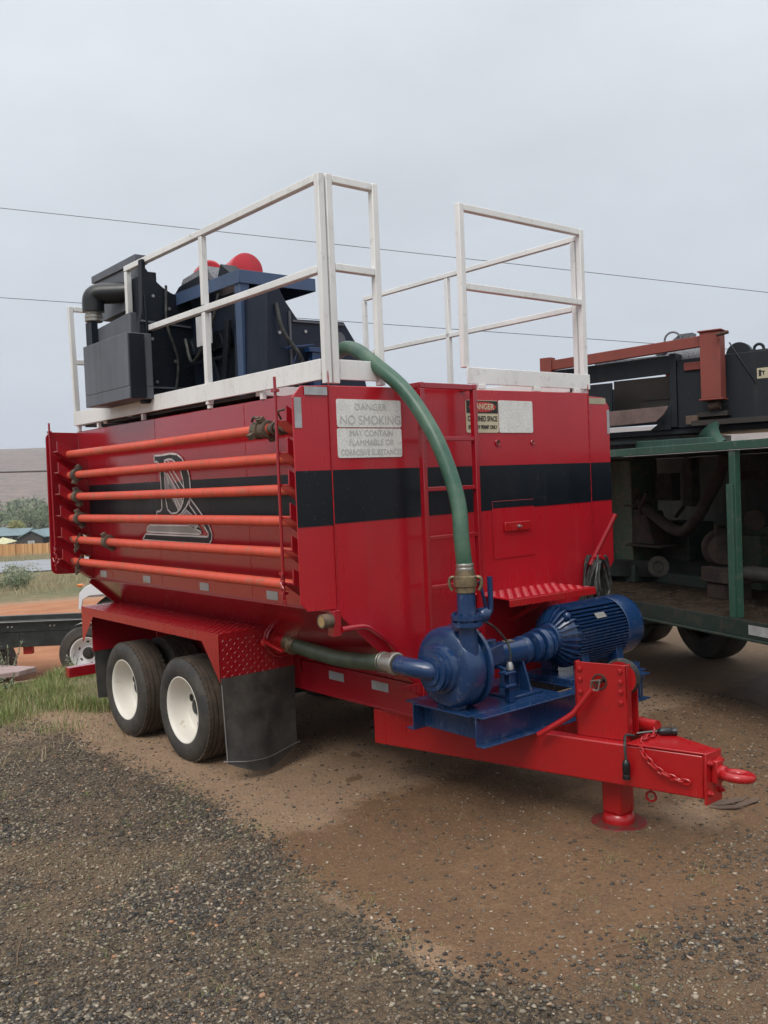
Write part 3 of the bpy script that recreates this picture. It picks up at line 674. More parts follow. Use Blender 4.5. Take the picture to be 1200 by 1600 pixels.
# --- access door with latch, round plugs
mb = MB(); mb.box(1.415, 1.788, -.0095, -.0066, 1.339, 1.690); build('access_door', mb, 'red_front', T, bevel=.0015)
D = [o for o in S.objects if o.name.startswith('access_door')][0]
build('door_band', MB().box(1.4165, 1.7865, -.0112, -.0096, 1.648, 1.6885), 'black_band', D)
mb = MB(); mb.box(1.505, 1.735, -.026, -.0096, 1.502, 1.556); build('latch', mb, 'red_bright', D, bevel=.003)
mb = MB(); mb.lathe([(.011, 0), (.011, .01), (.005, .012), (.005, .03)], (1.622, -.026, 1.528), (0, -1, 0), 8); build('latch_bolt', mb, 'zinc', D)
for x, z in ((1.485, 2.045), (1.80, 2.045)):
    mb = MB(); mb.torus((x, -.0085, z), (0, 1, 0), .018 if x < 1.6 else .012, .005, 18, 6); pp = build('pipe_plug', mb, 'red', T); build('plug_hole', MB().lathe([(.014 if x < 1.6 else .009, 0), (.013 if x < 1.6 else .008, .003)], (x, -.0065, z), (0, -1, 0), 14), 'rust', pp)
# --- ladder
L = MB()
for x in (.785, 1.195):
    L.box(x-.015, x+.015, -.118, -.082, .82 if x > 1 else .90, 2.345)
    L.box(x-.015, x+.015, -.118, -.0045, 2.345, 2.378)
build('ladder_rail', L, 'red', T, bevel=.004)
for z in (2.065, 1.785, 1.512, 1.235, .955):
    build('ladder_rung', MB().box(.8005, 1.1795, -.112, -.088, z-.012, z+.012), 'red', T, bevel=.003)
build('ladder_top_bar', MB().box(.8005, 1.1795, -.116, -.086, 2.345, 2.376), 'red', T, bevel=.003)
# --- step platform
mb = MB(); mb.prism([(1.19, -.33, 1.138), (1.965, -.33, 1.128), (1.925, -.005, 1.135), (1.21, -.005, 1.145)], (0, 0, .006))
lozenges(mb, (1.215, -.325, 1.1445), (1, 0, -.008), (0, 1, .02), .74, .31, .034, .003)
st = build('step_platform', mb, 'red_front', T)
mb = MB(); mb.obox((1.19, -.334, 1.098), (.775, 0, -.008), (0, .006, 0), (0, 0, .040)); mb.obox((1.965, -.328, 1.09), (-.04, .32, .003), (-.006, 0, 0), (0, 0, .038)); mb.bar((1.56, -.32, 1.12), (1.56, -.006, .95), .03, .03)
build('step_lip', mb, 'red_bright', st, bevel=.002)
# --- cable peg
mb = MB(); mb.tube([(2.30, -.005, 1.26), (2.30, -.14, 1.285)], .018, 12); mb.tube([(2.28, -.05, 1.23), (2.42, -.16, 1.56)], .017, 12)
build('cable_peg', mb, 'red', T)
# --- bent pipe and bracket under the left ear
mb = MB(); mb.box(.182, .228, -.03, .03, 1.04, 1.176); build('pipe_bracket', mb, 'red', T, bevel=.003)
mb = MB(); mb.lathe([(.038, 0), (.038, .06), (.030, .062), (.030, .05)], (.18, 0, 1.125), (-1, 0, 0), 24); 
build('round_plug', mb, 'cast', T); mb = MB(); mb.lathe([(.031, .058), (.029, .061)], (.18, 0, 1.125), (-1, 0, 0), 20); build('plug_face', mb, 'lamp_tan', T)
mb = MB(); mb.tube(spline([(.229, -.03, 1.072), (.32, -.035, 1.072), (.385, -.035, 1.066), (.44, -.035, 1.035), (.53, -.035, .968), (.62, -.035, .87), (.70, -.035, .79)], 6), .017, 12); build('bent_pipe', mb, 'red', T)
# --- chassis
mb = MB()
for x, s in ((.77, 1), (1.83, -1)):
    a, b = sorted((x, x+.012*s)); mb.box(a, b, -.03, 3.75, .50, .665); a, b = sorted((x, x+.07*s)); mb.box(a, b, -.03, 3.75, .665, .680); mb.box(a, b, -.03, 3.75, .485, .50)
build('chassis_rail', mb, 'red', T, bevel=.002)
mb = MB()
for y in (.02, .8, 1.5, 2.25, 3.1, 3.7): mb.box(.785, 1.815, y-.03, y+.03, .50, .66)
build_each('cross_member', mb, 'red', T)
for y_ in (.70, .265): tape(.7665, .7695, y_, y_+.155, .598, .650)
mb = MB(); mb.prism([(.60, -.032, .70), (.77, -.032, .70), (.77, -.032, .62)], (0, .01, 0)); mb.box(.7705, 1.8295, -.044, -.031, .49, .675); build('chassis_front_plate', mb, 'red_bright', T, bevel=.002)
# rear bumper
mb = MB(); mb.box(.05, 2.55, 3.42, 3.50, .365, .445); build('rear_bumper', mb, 'red', T, bevel=.004)
mb = MB(); mb.box(.80, .86, 3.43, 3.49, .45, .62); mb.box(1.74, 1.80, 3.43, 3.49, .45, .62); build('bumper_stay', mb, 'red', T)
# --- A-frame drawbar
def beam(s):
    q = (lambda x: x if s == 0 else 2.6-x); mb = MB()
    a, b = V(q(.77), .42, .268), V(q(1.245), -1.49, .266); d = (b-a); n_ = V(d.y, -d.x, 0).normalized()*(.075); n_ = n_ if (n_.x > 0) == (s == 0) else -n_
    mb.obox(a, d, n_, (0, 0, .210)); return mb
for s in (0, 1): build('drawbar_beam', beam(s), 'red_bright', T, bevel=.008)
mb = MB(); mb.prism([(1.245, -1.494, .479), (1.355, -1.494, .479), (1.455, -1.12, .479), (1.145, -1.12, .479)], (0, 0, .010)); build('drawbar_cover', mb, 'red_bright', T, bevel=.003)
mb = MB(); mb.box(1.232, 1.368, -1.512, -1.496, .245, .492); build('hitch_plate', mb, 'red_bright', T, bevel=.004)
mb = MB()
mb.box(1.27, 1.33, -1.545, -1.513, .345, .455); mb.torus((1.3, -1.632, .398), (.12, 0, 1), .062, .0215, 28, 12); mb.cyl((1.3, -1.575, .398), (1.3, -1.54, .398), .034, 14)
build('towing_eye', mb, 'red_bright', T, bevel=.006)
mb = MB()
for x in (1.255, 1.345):
    for z in (.30, .445): mb.lathe([(.016, 0), (.016, .012), (.009, .014), (.009, .024)], (x, -1.512, z), (0, -1, 0), 6)
build_each('hitch_bolt', mb, 'red_bright', T)
# --- round brace tube on the right beam
mb = MB(); mb.tube([(1.44, -.62, .515), (1.42, -1.12, .512)], .035, 16); build('brace_tube', mb, 'red_bright', T)
# --- support leg (jack)
mb = MB(); mb.box(1.240, 1.360, -1.01, -.89, .06, .30)
J = build('support_leg', mb, 'red_bright', T, bevel=.012)
mb = MB(); mb.lathe([(.083, .012), (.085, .030), (.078, .055), (.070, .062)], (1.3, -.95, 0), (0, 0, 1), 28); build('leg_collar', mb, 'red_bright', J)
mb = MB(); mb.lathe([(.142, -.004), (.145, .004), (.142, .012), (.085, .015)], (1.3, -.95, 0), (0, 0, 1), 40); build('foot_plate', mb, 'foot', J)
# --- winch tower on the left beam
d = V(.26, -.965, 0).normalized(); n_ = V(.965, .26, 0).normalized()
a = V(1.055, -.845, .478)          # foot of the side plate, rear edge
a = V(1.135, -.823, .478)
W_ = MB()
hole = a+d*.130+V(0, 0, .285)
def ring_plate(mb, o, ux, uz, w_, h, hc, hr, th, nn):   # rectangular plate with a round hole
    n = 24; ins = []; outs = []
    for i in range(n):
        t = 2*math.pi*i/n; c, s = math.cos(t), math.sin(t); ins.append((hc[0]+hr*c, hc[1]+hr*s))
        k = min((w_-hc[0])/c if c > 1e-6 else 1e9, hc[0]/-c if c < -1e-6 else 1e9, (h-hc[1])/s if s > 1e-6 else 1e9, hc[1]/-s if s < -1e-6 else 1e9)
        outs.append((hc[0]+k*c, hc[1]+k*s))
    for cx, cy in ((0, 0), (w_, 0), (w_, h), (0, h)):   # snap nearest outline sample to the corner
        j = min(range(n), key=lambda i: (outs[i][0]-cx)**2+(outs[i][1]-cy)**2); outs[j] = (cx, cy)
    P = [o+ux*x+uz*z for x, z in ins]+[o+ux*x+uz*z for x, z in outs]; P += [p+nn*th for p in P]
    fs = []
    for i in range(n):
        j = (i+1) % n; fs += [(i, j, n+j, n+i), (2*n+i, 3*n+i, 3*n+j, 2*n+j), (i, 2*n+i, 2*n+j, j), (n+i, n+j, 3*n+j, 3*n+i)]
    mb.add(P, fs)
Z = V(0, 0, 1)
ring_plate(W_, a, d, Z, .285, .385, (.137, .290), .036, .010, n_)
W_.obox(a+Z*.0005, d*.012, n_*.05, Z*.3845); W_.obox(a+d*.273+Z*.0005, d*.012, n_*.05, Z*.3845)
WT = build('winch_tower', W_, 'red_bright', T, bevel=.002)
W2 = MB(); W2.obox(a+n_*.135, d*.285, n_*.010, Z*.30); W2.obox(a+n_*.012+d*.015+Z*.001, d*.255, n_*.12, Z*.010); build('inner_plate', W2, 'red_bright', WT, bevel=.002)
mb = MB()
for i, (u, zz) in enumerate(((.032, .35), (.032, .295), (.032, .23), (.250, .355), (.250, .30), (.250, .25), (.250, .195))):
    mb.lathe([(.013, 0), (.013, .011), (.008, .013)], a+d*u+Z*zz-n_*.0005, -n_, 6)
build_each('tower_bolt', mb, 'red_bright', WT)
hc = a+d*.137+Z*.290
mb = MB(); mb.torus(hc-n_*.002, n_, .037, .005, 24, 6); build('hole_ring', mb, 'rust', WT)
mb = MB(); mb.cyl(hc-n_*.03, hc+n_*.12, .012, 12); build('winch_shaft', mb, 'rust', WT)
dc = a+d*.225+Z*.305+n_*.07
mb = MB(); mb.lathe([(.086, 0), (.086, .006), (.05, .007), (.05, .043), (.086, .044), (.086, .050)], dc-n_*.022, n_, 32); build('winch_drum', mb, 'red_bright', WT)
mb = MB()
for k in range(4): mb.torus(dc-n_*(.012-.011*k)+Z*.002, n_, .086+.004*(k % 2), .0055, 32, 6)
mb.tube(spline([dc+d*.09+n_*.01, dc+d*.096-Z*.06+n_*.012, dc+d*.10-Z*.13+n_*.02], 5), .002, 6)
build('winch_cable', mb, 'cable', WT)
# crank handle
e1 = hc-n_*.040; e2 = e1-n_*.028+Z*-.02
h0 = V(1.16, -1.02, .735); 
cr = [hc-n_*.05, hc-n_*.055-d*.02-Z*.03, hc-n_*.07-d*.095-Z*.13, hc-n_*.08-d*.13-Z*.17, hc-n_*.10-d*.225-Z*.235, hc-n_*.115-d*.30-Z*.285]
mb = MB(); mb.tube(spline(cr[1:], 5), .0155, 14); build('crank_handle', mb, 'red_bright', WT)
mb = MB(); q = hc-n_*.045; mb.bar(q+d*.022+Z*.02, q-d*.026+Z*.012, .006); mb.bar(q+d*.022+Z*.02, q+d*.010-Z*.036, .006); mb.bar(q-d*.026+Z*.012, q-d*.030-Z*.03, .006); mb.bar(q-d*.030-Z*.03, q+d*.010-Z*.036, .006)
build('crank_clevis', mb, 'alu', WT)
# safety chain and hook, plugs
chain('safety_chain', [(1.50, -1.05, .495), (1.42, -1.10, .505), (1.33, -1.16, .50), (1.22, -1.17, .50), (1.165, -1.205, .46), (1.17, -1.29, .385), (1.195, -1.38, .35), (1.21, -1.44, .345)], 'red_bright', T, .030, .0052)
mb = MB(); mb.torus((1.235, -1.20, .215), (1, .4, 0), .024, .006, 18, 6, 1); mb.tube([(1.235, -1.20, .27), (1.235, -1.20, .24)], .006, 8); build('chain_hook', mb, 'red', T)
mb = MB(); mb.tube(spline([(1.25, -1.10, .50), (1.18, -1.10, .515), (1.128, -1.13, .49), (1.118, -1.14, .43), (1.120, -1.14, .41)], 6), .007, 8); build('plug_cord', mb, 'cable', T)
mb = MB(); mb.lathe([(.008, 0), (.017, .012), (.0195, .02), (.0195, .065), (.016, .07), (.016, .075), (.020, .078), (.020, .098), (.012, .10)], (1.120, -1.14, .415), (0, 0, -1), 14); build('electric_plug', mb, 'black_pl', T)
mb = MB(); mb.lathe([(.008, 0), (.017, .012), (.0195, .02), (.0195, .065), (.016, .07), (.020, .078), (.020, .098), (.012, .10)], (1.36, -1.16, .510), (.5, -.55, .0), 14); mb.tube(spline([(1.30, -1.08, .497), (1.33, -1.12, .505), (1.36, -1.16, .510)], 4), .007, 8); build('electric_plug', mb, 'black_pl', T)

# --- fenders (tread plate) with gussets
def fender(s):
    q = (lambda x: x if s == 0 else 2.6-x)
    def bx(mb, a, b, *r): a, b = sorted((q(a), q(b))); mb.box(a, b, *r)
    mb = MB(); bx(mb, .155, .75, 1.15, 3.35, .928, .936)
    bx(mb, .150, .156, 1.15, 3.35, .872, .9275)
    mb.prism([(q(.156), 1.146, .9355), (q(.50), 1.146, .9355), (q(.70), 1.146, .82), (q(.70), 1.146, .612), (q(.156), 1.146, .632)], (0, .007, 0))
    fx = (lambda a_: a_) if s == 0 else (lambda a_: 2.6-a_)
    xo = .165 if s == 0 else 2.6-.70
    lozenges(mb, (xo, 1.155, .9362), (1, 0, 0), (0, 1, 0), .53, 2.18, .028, .0018)
    lozenges(mb, (xo, 1.1458, .625), (1, 0, 0), (0, 0, 1), .53, .30, .028, .0018, inside=lambda u, v_: (v_ < .29-max(0, (u if s == 0 else .53-u)-.33)*.60) and v_ > .02)
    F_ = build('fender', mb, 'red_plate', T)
    mb = MB(); mb.prism([(q(.1485), 1.1475, .9345), (q(.1485), 1.36, .871), (q(.1485), 1.1475, .632)], (.0015 if s == 0 else -.0015, 0, 0)); mb.v = [(v[0], v[1], v[2]) for v in mb.v]
    build('gusset', mb, 'red_plate', F_)
    mb = MB(); mb.prism([(q(.1485), 3.35, .9345), (q(.1485), 3.12, .871), (q(.1485), 3.35, .645)], (.0015 if s == 0 else -.0015, 0, 0)); build('gusset', mb, 'red_plate', F_)
    mb = MB(); bx(mb, .20, .75, 3.28, 3.288, .575, .927); bx(mb, .752, .76, 1.16, 3.28, .60, .927); build('inner_panel', mb, 'red', F_)
    return F_
for s in (0, 1): fender(s)
# mudflaps (slightly curved sheets)
def flap(name, xa, xb, y, zt_, zb, curve=.02, bowl=.03):
    mb = MB(); n = 14; k = 10; vs = []
    for th in (0, .008):
        for j in range(k+1):
            for i in range(n+1):
                u, v_ = i/n, j/k; x = xa+(xb-xa)*u; z = zt_+(zb-zt_)*v_-(bowl*math.sin(math.pi*u)*v_); vs.append((x, y+th-curve*math.sin(math.pi*u*1.5)*v_-.03*v_*v_, z))
    o = (n+1)*(k+1); fs = []
    for j in range(k):
        for i in range(n):
            a_ = j*(n+1)+i; fs += [(a_, a_+n+1, a_+n+2, a_+1), (o+a_, o+a_+1, o+a_+n+2, o+a_+n+1)]
    for j in range(k):
        for i in (0, n): a_ = j*(n+1)+i; fs.append((a_, o+a_, o+a_+n+1, a_+n+1) if i == 0 else (a_, a_+n+1, o+a_+n+1, o+a_))
    for i in range(n): a_ = k*(n+1)+i; fs.append((a_, o+a_, o+a_+1, a_+1))
    mb.add(vs, fs, True); return build(name, mb, 'flap', T)
for s in (0, 1):
    q = (lambda x: x if s == 0 else 2.6-x)
    f1 = flap('mudflap', q(.155), q(.70), 1.14, .66, .135, .045, .085)
    mb = MB(); mb.tube(spline([(q(.155+.545*u_), 1.14-.045*math.sin(math.pi*u_*1.5)*.9-.036, .150-.025*math.sin(math.pi*u_)) for u_ in (-.05, .1, .25, .5, .75, .95, 1.03)], 5), .003, 8); mb.tube([(q(.152), 1.135, .62), (q(.148), 1.10, .145)], .003, 6); build('flap_rod', mb, 'zinc', f1)
    flap('mudflap', q(.215), q(.70), 3.285, .60, .20, .01, .01)

# --- wheels: duals, four positions per side
def tyre_mesh(x_out, yc, s):
    dx = V(1 if s == 0 else -1, 0, 0); w_ = .245; Rr = .356
    prof = [(.222, .030), (.226, .016), (.245, .006), (.275, .0), (.305, .002), (.330, .012), (.345, .026), (.3535, .040)]
    g = [.062, .098, .1465, .1835]
    pr = prof[:]
    for c_ in g: pr += [(Rr, c_-.006), (Rr-.010, c_-.005), (Rr-.010, c_+.005), (Rr, c_+.006)]
    pr += [(.3535, w_-.040), (.345, w_-.026), (.330, w_-.012), (.305, w_-.002), (.275, w_), (.245, w_-.006), (.226, w_-.016), (.222, w_-.030)]
    return pr, dx
def wheel(x_out, yc, s, outer=True):
    pr, dx = tyre_mesh(x_out, yc, s); c_ = V(x_out, yc, .350)
    root = MB(); root.lathe([(.04, .19), (.04, .22)], c_, dx, 16)
    Wh = build('wheel', root, 'hole_shade', T)
    mb = MB(); mb.cur = 0
    mb.lathe(pr, c_, dx, 72, ring0=1)
    k = len(pr); n = 72
    for i in range(len(mb.mi)):
        j = i//n
        if 7 <= j < k-8: mb.mi[i] = 1
    # tread blocks: shoulder lugs
    mb.cur = 1
    for i in range(54):
        t = 2*math.pi*i/54
        for side in (.028, .245-.050):
            ca, sa = math.cos(t), math.sin(t); tt = V(0, -sa, ca); rr = V(0, ca, sa)
            mb.obox(c_+dx*side+rr*.345-tt*.0135, dx*.022, tt*.027, rr*.0105)
    build('tyre', mb, ['rubber', 'tread'], Wh)
    mb = MB()
    if outer:
        mb.lathe([(.223, .028), (.229, .022), (.229, .016), (.222, .014), (.214, .020), (.207, .034), (.204, .060), (.199, .100), (.194, .135), (.180, .152), (.150, .160), (.100, .166), (.080, .166), (.074, .172), (.060, .186), (.001, .186)], c_, dx, 48, ring0=1)
    else:
        mb.lathe([(.223, .028), (.225, .018), (.210, .022), (.2, .06), (.19, .12), (.001, .12)], c_, dx, 40, ring0=1)
    Rm = build('rim', mb, 'rim', Wh)
    if outer:
        mb = MB()
        for i in range(8):
            t = 2*math.pi*(i+.35)/8; p = c_+V(0, math.cos(t), math.sin(t))*.140
            if i % 2 == 0:
                mb.lathe([(.026, .1585), (.026, .1555)], p, dx, 16)
        build_each('hand_hole', mb, 'hole_shade', Wh)
        mb = MB()
        for i in range(8):
            t = 2*math.pi*i/8; mb.lathe([(.012, .166), (.012, .150), (.007, .146)], c_+V(0, math.cos(t), math.sin(t))*.092, dx, 6)
        
        build_each('wheel_nut', mb, 'rim', Wh)
    return Wh
for s in (0, 1):
    for yc in (1.78, 2.71):
        wheel(.185 if s == 0 else 2.415, yc, s, True); wheel(.475 if s == 0 else 2.125, yc, s, False)
mb = MB()
for yc in (1.78, 2.71): mb.cyl((.3, yc, .352), (2.3, yc, .352), .05, 14)
build('axle', mb, 'blkchassis', T)

# --- railings (white square tube)
def tubes(name, segs, parent=T, w_=.040, mat='white'):
    mb = MB()
    for a, b in segs: mb.bar(a, b, w_)
    return build(name, mb, mat, parent, bevel=.004)
ZR, ZM = 3.45, 2.975
tubes('left_guard_rail', [((.27, .06, 2.37), (.27, .06, 3.472)), ((.27, .084, ZR), (.27, 2.47, ZR)), ((.27, .084, ZM), (.27, 2.425, ZM)), ((.27, 2.447, ZM-.022), (.27, 2.447, ZR-.023)), ((.27, 1.33, ZM+.023), (.27, 1.33, ZR-.023)), ((.27, 1.33, 2.37), (.27, 1.33, ZM-.023))])
tubes('front_guard_rail', [((.322, .06, 2.37), (.322, .06, 3.475)), ((.635, .06, 2.37), (.635, .06, 3.475)), ((.345, .06, 3.453), (.612, .06, 3.453)), ((.345, .06, 2.99), (.612, .06, 2.99))])
tubes('front_guard_rail', [((1.295, .06, 2.50), (1.295, .06, 3.475)), ((2.42, .06, 2.37), (2.42, .06, 3.475)), ((1.318, .06, 3.453), (2.397, .06, 3.453)), ((1.318, .06, 2.985), (2.397, .06, 2.985))])
tubes('right_guard_rail', [((2.37, .0, 2.37) if False else (2.42, .112, 2.37), (2.42, .112, 3.40)), ((2.42, .09, 3.42), (2.42, 2.40, 3.42)), ((2.42, .135, 2.955), (2.42, 2.30, 2.955)), ((2.42, 2.40, 2.93), (2.42, 2.40, 3.397)), ((2.42, 1.36, 2.37), (2.42, 1.36, 3.397))], w_=.036)
tubes('rear_guard_rail', [((.27, 3.53, 2.50), (.255, 3.53, 3.36)), ((1.0, 3.53, 2.50), (1.0, 3.53, 3.36)), ((.28, 3.53, 3.34), (.98, 3.53, 3.34)), ((.28, 3.53, 2.91), (.98, 3.53, 2.91))], w_=.04)
mb = MB()
for a, b in ((.084, 1.328), (1.332, 2.30), (2.303, 3.55)): mb.box(.245, .265, a, b, 2.392, 2.503)
build('toe_board', mb, 'white', T, bevel=.003)
mb = MB(); mb.box(.346, .612, .05, .062, 2.392, 2.50); build('toe_board', mb, 'white', T, bevel=.003)
mb = MB(); mb.box(1.285, 2.44, .026, .037, 2.40, 2.50); build('toe_board', mb, 'white', T, bevel=.003)
mb = MB(); mb.box(2.36, 2.37, .14, 3.5, 2.392, 2.50); mb.box(.27, 2.3, 3.545, 3.555, 2.392, 2.49); build('toe_board', mb, 'white', T, bevel=.003)
mb = MB()
for y in (.7, 1.33, 2.30, 3.1, 3.5): mb.box(.258, .285, y-.015, y+.015, 2.345, 2.391)
for x in (1.4, 1.9, 2.3): mb.box(x-.03, x+.03, .02, .045, 2.372, 2.399)
mb.box(.29, 2.31, .75, .81, 2.373, 2.43); mb.box(.29, 2.31, 3.0, 3.06, 2.373, 2.43)
build_each('deck_support', mb, 'white', T, bevel=.002)
# side suction valve by the fender
mb = MB(); o_ = V(.58, 1.14, .838); ax = V(-.05, -1, -.02).normalized()
mb.lathe([(.050, -.10), (.050, -.03), (.085, -.028), (.085, -.008), (.070, -.006), (.070, .018), (.085, .020), (.085, .036), (.052, .038), (.052, .13)], o_, ax, 28)
Vv = build('outlet_valve', mb, 'red_bright', T)
mb = MB(); mb.tube([o_+V(-.09, -.02, .0), o_+V(-.13, -.05, .01)], .02, 10); mb.obox(o_+V(-.15, -.045, .015), (.01, -.20, -.045), (.03, .0, .0), (0, 0, .016)); mb.sphere(tuple(o_+V(-.13, -.04, .01)), .028, 10); build('valve_lever', mb, 'red_bright', Vv, bevel=.003)
mb = MB(); mb.torus(o_+ax*.0+V(0, 0, .01), ax, .105, .008, 30, 8); mb.torus(o_+ax*.035+V(0, 0, .01), ax, .105, .008, 30, 8); build('valve_guard', mb, 'red', Vv)
mb = MB()
for k in range(8): t = 2*math.pi*k/8; mb.cyl(o_+ax*(-.032)+V(math.cos(t), 0, math.sin(t))*.074, o_+ax*.04+V(math.cos(t), 0, math.sin(t))*.074, .007, 6)
build_each('flange_bolt', mb, 'red', Vv)

# ================================================================== PIPES IN THE RACK
def coupling(y, z, x=.12, s=1.0, rot=0):
    mb = MB(); mb.lathe([(.036, -.030), (.048, -.028), (.052, -.012), (.044, 0), (.052, .012), (.048, .028), (.036, .030)], (x, y, z), (0, 1, 0), 18)
    for k in (0, 1):
        a_ = rot+math.pi*k; u = V(math.cos(a_), 0, math.sin(a_)); t_ = V(-math.sin(a_), 0, math.cos(a_))
        mb.obox(V(x, y-.022, z)+u*.045-t_*.016, u*.030, t_*.032, (0, .044, 0))
    a_ = rot; u = V(math.cos(a_), 0, math.sin(a_)); mb.tube([V(x, y, z)+u*.075, V(x, y+.05, z)+u*.085, V(x, y+.09, z)+u*.062], .008, 8)
    return mb
PIPES = [('top orange pipe in the side rack, dark lever coupling at its front end', 3.60-.0, [(.52, .6), (.44, 2.2)], .0),
         ('second orange pipe from the top, brown clamp near its rear end', 3.5, [(3.22, 1.2)], .04),
         ('third orange pipe from the top, dark clamp hanging near its rear end', 3.47, [(3.22, -1.3)], .04),
         ('fourth orange pipe from the top, black clamp near its rear end', 3.45, [(3.2, -1.2)], .04),
         ('fifth orange pipe from the top, rusty ring coupling some way along it', 3.45, [(2.68, -1.0)], .04),
         ('lowest orange pipe in the side rack, thin rusty chain round its rear end', 3.5, [], .04)]
for i, (lab, ye, cps, ys) in enumerate(PIPES):
    z = PZ[i]; t_ = thing('steel_pipe', lab, 'pipe', (.12, 1.8, z-.03), 'orange pipes racked along the trailer side')
    y_s = .40 if i == 0 else .03; sag = [.002, -.004, .003, -.002, .004, 0][i]
    mb = MB(); n = 24; pth = [(.12+.002*math.sin(k*.9+i), y_s+(ye-.02-y_s)*k/n, z-sag*math.sin(math.pi*k/n)) for k in range(n+1)]; mb.tube(pth, .0295, 18)
    build('pipe_body', mb, 'orange', t_)
    for cy, rt in cps: build('coupling', coupling(cy, z, rot=rt), 'cast', t_)
    if i == 0:
        mb = MB(); mb.tube([(.12, .03, z), (.12, .40, z)], .027, 14); build('pipe_tail', mb, 'cast', t_)
        mb = MB()
        for k in range(3): mb.torus((.12, .24+.05*k, z), (0, 1, .2*(k-1)), .036, .008, 18, 6)
        mb.tube(spline([(.10, .26, z+.04), (.07, .24, z+.08), (.09, .20, z+.09), (.07, .17, z+.10)], 4), .006, 6); build('chain_wrap', mb, 'cast', t_)
    if i in (1, 2, 3):
        mb = MB(); mb.tube([(.12, ye-.03, z), (.12, ye+.03, z)], .024, 12); build('pipe_tip', mb, 'cast', t_)
    if i in (4, 5):
        ch = chain('chain_wrap', [(.12, 3.22, z+.04), (.085, 3.2, z), (.10, 3.22, z-.05), (.09, 3.26, z-.09), (.11, 3.3, z-.03), (.08, 3.34, z+.02)], 'cast', t_, .020, .004)
    if i == 5:
        mb = MB(); mb.lathe([(.038, 0), (.044, .01), (.044, .05), (.036, .06)], (.12, .05, z), (0, 1, 0), 16); build('end_fitting', mb, 'cast', t_)

# ================================================================== PUMP UNIT
P_ = thing('pump_unit', 'blue centrifugal pump and ribbed electric motor on a blue steel skid', 'pump', (1.33, -.375, .48))
SK0, SK1, YF, YB = .615, 2.03, -.60, -.13
mb = MB()
for y, s in ((YF, -1), (YB, 1)):
    a_, b_ = sorted((y, y+.008*s)); mb.box(SK0, SK1, a_, b_, .488, .627); a_, b_ = sorted((y-.02*s, y+.062*s)); mb.box(SK0, SK1, a_, b_, .627, .636); a_, b_ = sorted((y, y+.062*s)); mb.box(SK0, SK1, a_, b_, .480, .488)
for x in (SK0+.075, 1.18, SK1-.06): mb.box(x, x+.009, YF+.002, YB-.002, .489, .626)
mb.box(SK0-.02, 1.30, YF+.021, YB-.021, .6275, .6355); mb.box(1.44, SK1+.08, YF+.021, YB-.021, .6275, .6355); mb.box(SK1+.002, SK1+.075, YF+.03, YB-.03, .575, .583)
mb.box(1.46, 2.12, -.53, -.20, .637, .668)
build('skid', mb, 'blue', P_, bevel=.002)
ZS = .868; YP = -.38
mb = MB(); X_ = (1, 0, 0)
prof = [(.075, -.060), (.108, -.058), (.110, -.030), (.122, -.022), (.128, -.004), (.172, .0), (.188, .006), (.200, .020), (.205, .040), (.205, .105), (.201, .122), (.192, .132), (.184, .136), (.184, .142), (.212, .144), (.212, .166), (.150, .170), (.09, .185)]
mb.lathe([(r_*1.045, a_) for r_, a_ in prof], (.605, YP, .852), X_, 72)
n0 = len(mb.v); vol = build('volute', mb, 'blue', P_)
mb = MB(); mb.tube([(.668, -.525, .80), (.668, -.525, .92), (.664, -.525, 1.00), (.66, -.525, 1.09)], [.048, .054, .050, .046], 20); mb.lathe([(.082, 0), (.082, .022), (.058, .023), (.058, .032), (.082, .033), (.082, .055), (.052, .056), (.048, .10), (.048, .175)], (.66, -.525, 1.085), (0, 0, 1), 28); build('discharge_neck', mb, 'blue', P_)
mb = MB()
for k in range(8): t = 2*math.pi*k/8+.2; mb.lathe([(.010, -.008), (.010, .068)], (.66+.068*math.cos(t), -.525+.068*math.sin(t), 1.085), (0, 0, 1), 6)
for k in range(10): t = 2*math.pi*k/10; mb.lathe([(.010, 0), (.010, .012)], (.546, YP+.092*math.cos(t), .848+.092*math.sin(t)), (-1, 0, 0), 6)
for k in range(14): t = 2*math.pi*k/14; mb.lathe([(.009, 0), (.009, .014)], (.772, YP+.198*math.cos(t), .848+.198*math.sin(t)), (1, 0, 0), 6)
build_each('pump_bolt', mb, 'blue', P_)
# suction elbow
mb = MB(); mb.lathe([(.102, 0), (.102, .018), (.072, .020), (.072, .03)], (.546, YP, .848), (-1, 0, 0), 28)
mb.tube(spline([(.545, YP, .848), (.53, YP, .850), (.505, YP+.035, .858), (.475, YP+.10, .866), (.468, YP+.18, .872)], 6), .050, 20); mb.torus((.545, YP+.01, .852), (1, -.2, 0), .048, .007, 20, 6)
build('suction_elbow', mb, 'blue', P_)
mb = MB(); mb.box(.635, .70, -.46, -.30, .6365, .70); build_each('pump_foot', mb, 'blue', P_, bevel=.003)
# valve handles by the neck
mb = MB(); mb.lathe([(.03, 0), (.040, .01), (.040, .05), (.028, .06)], (.742, -.525, 1.125), (1, 0, 0), 18); mb.tube(spline([(.79, -.525, 1.125), (.825, -.525, 1.13), (.838, -.525, 1.17), (.838, -.525, 1.32)], 5), .015, 12); mb.tube([(.815, -.515, 1.155), (.772, -.515, 1.30)], .009, 10)
build('valve_handle', mb, 'blue', P_)
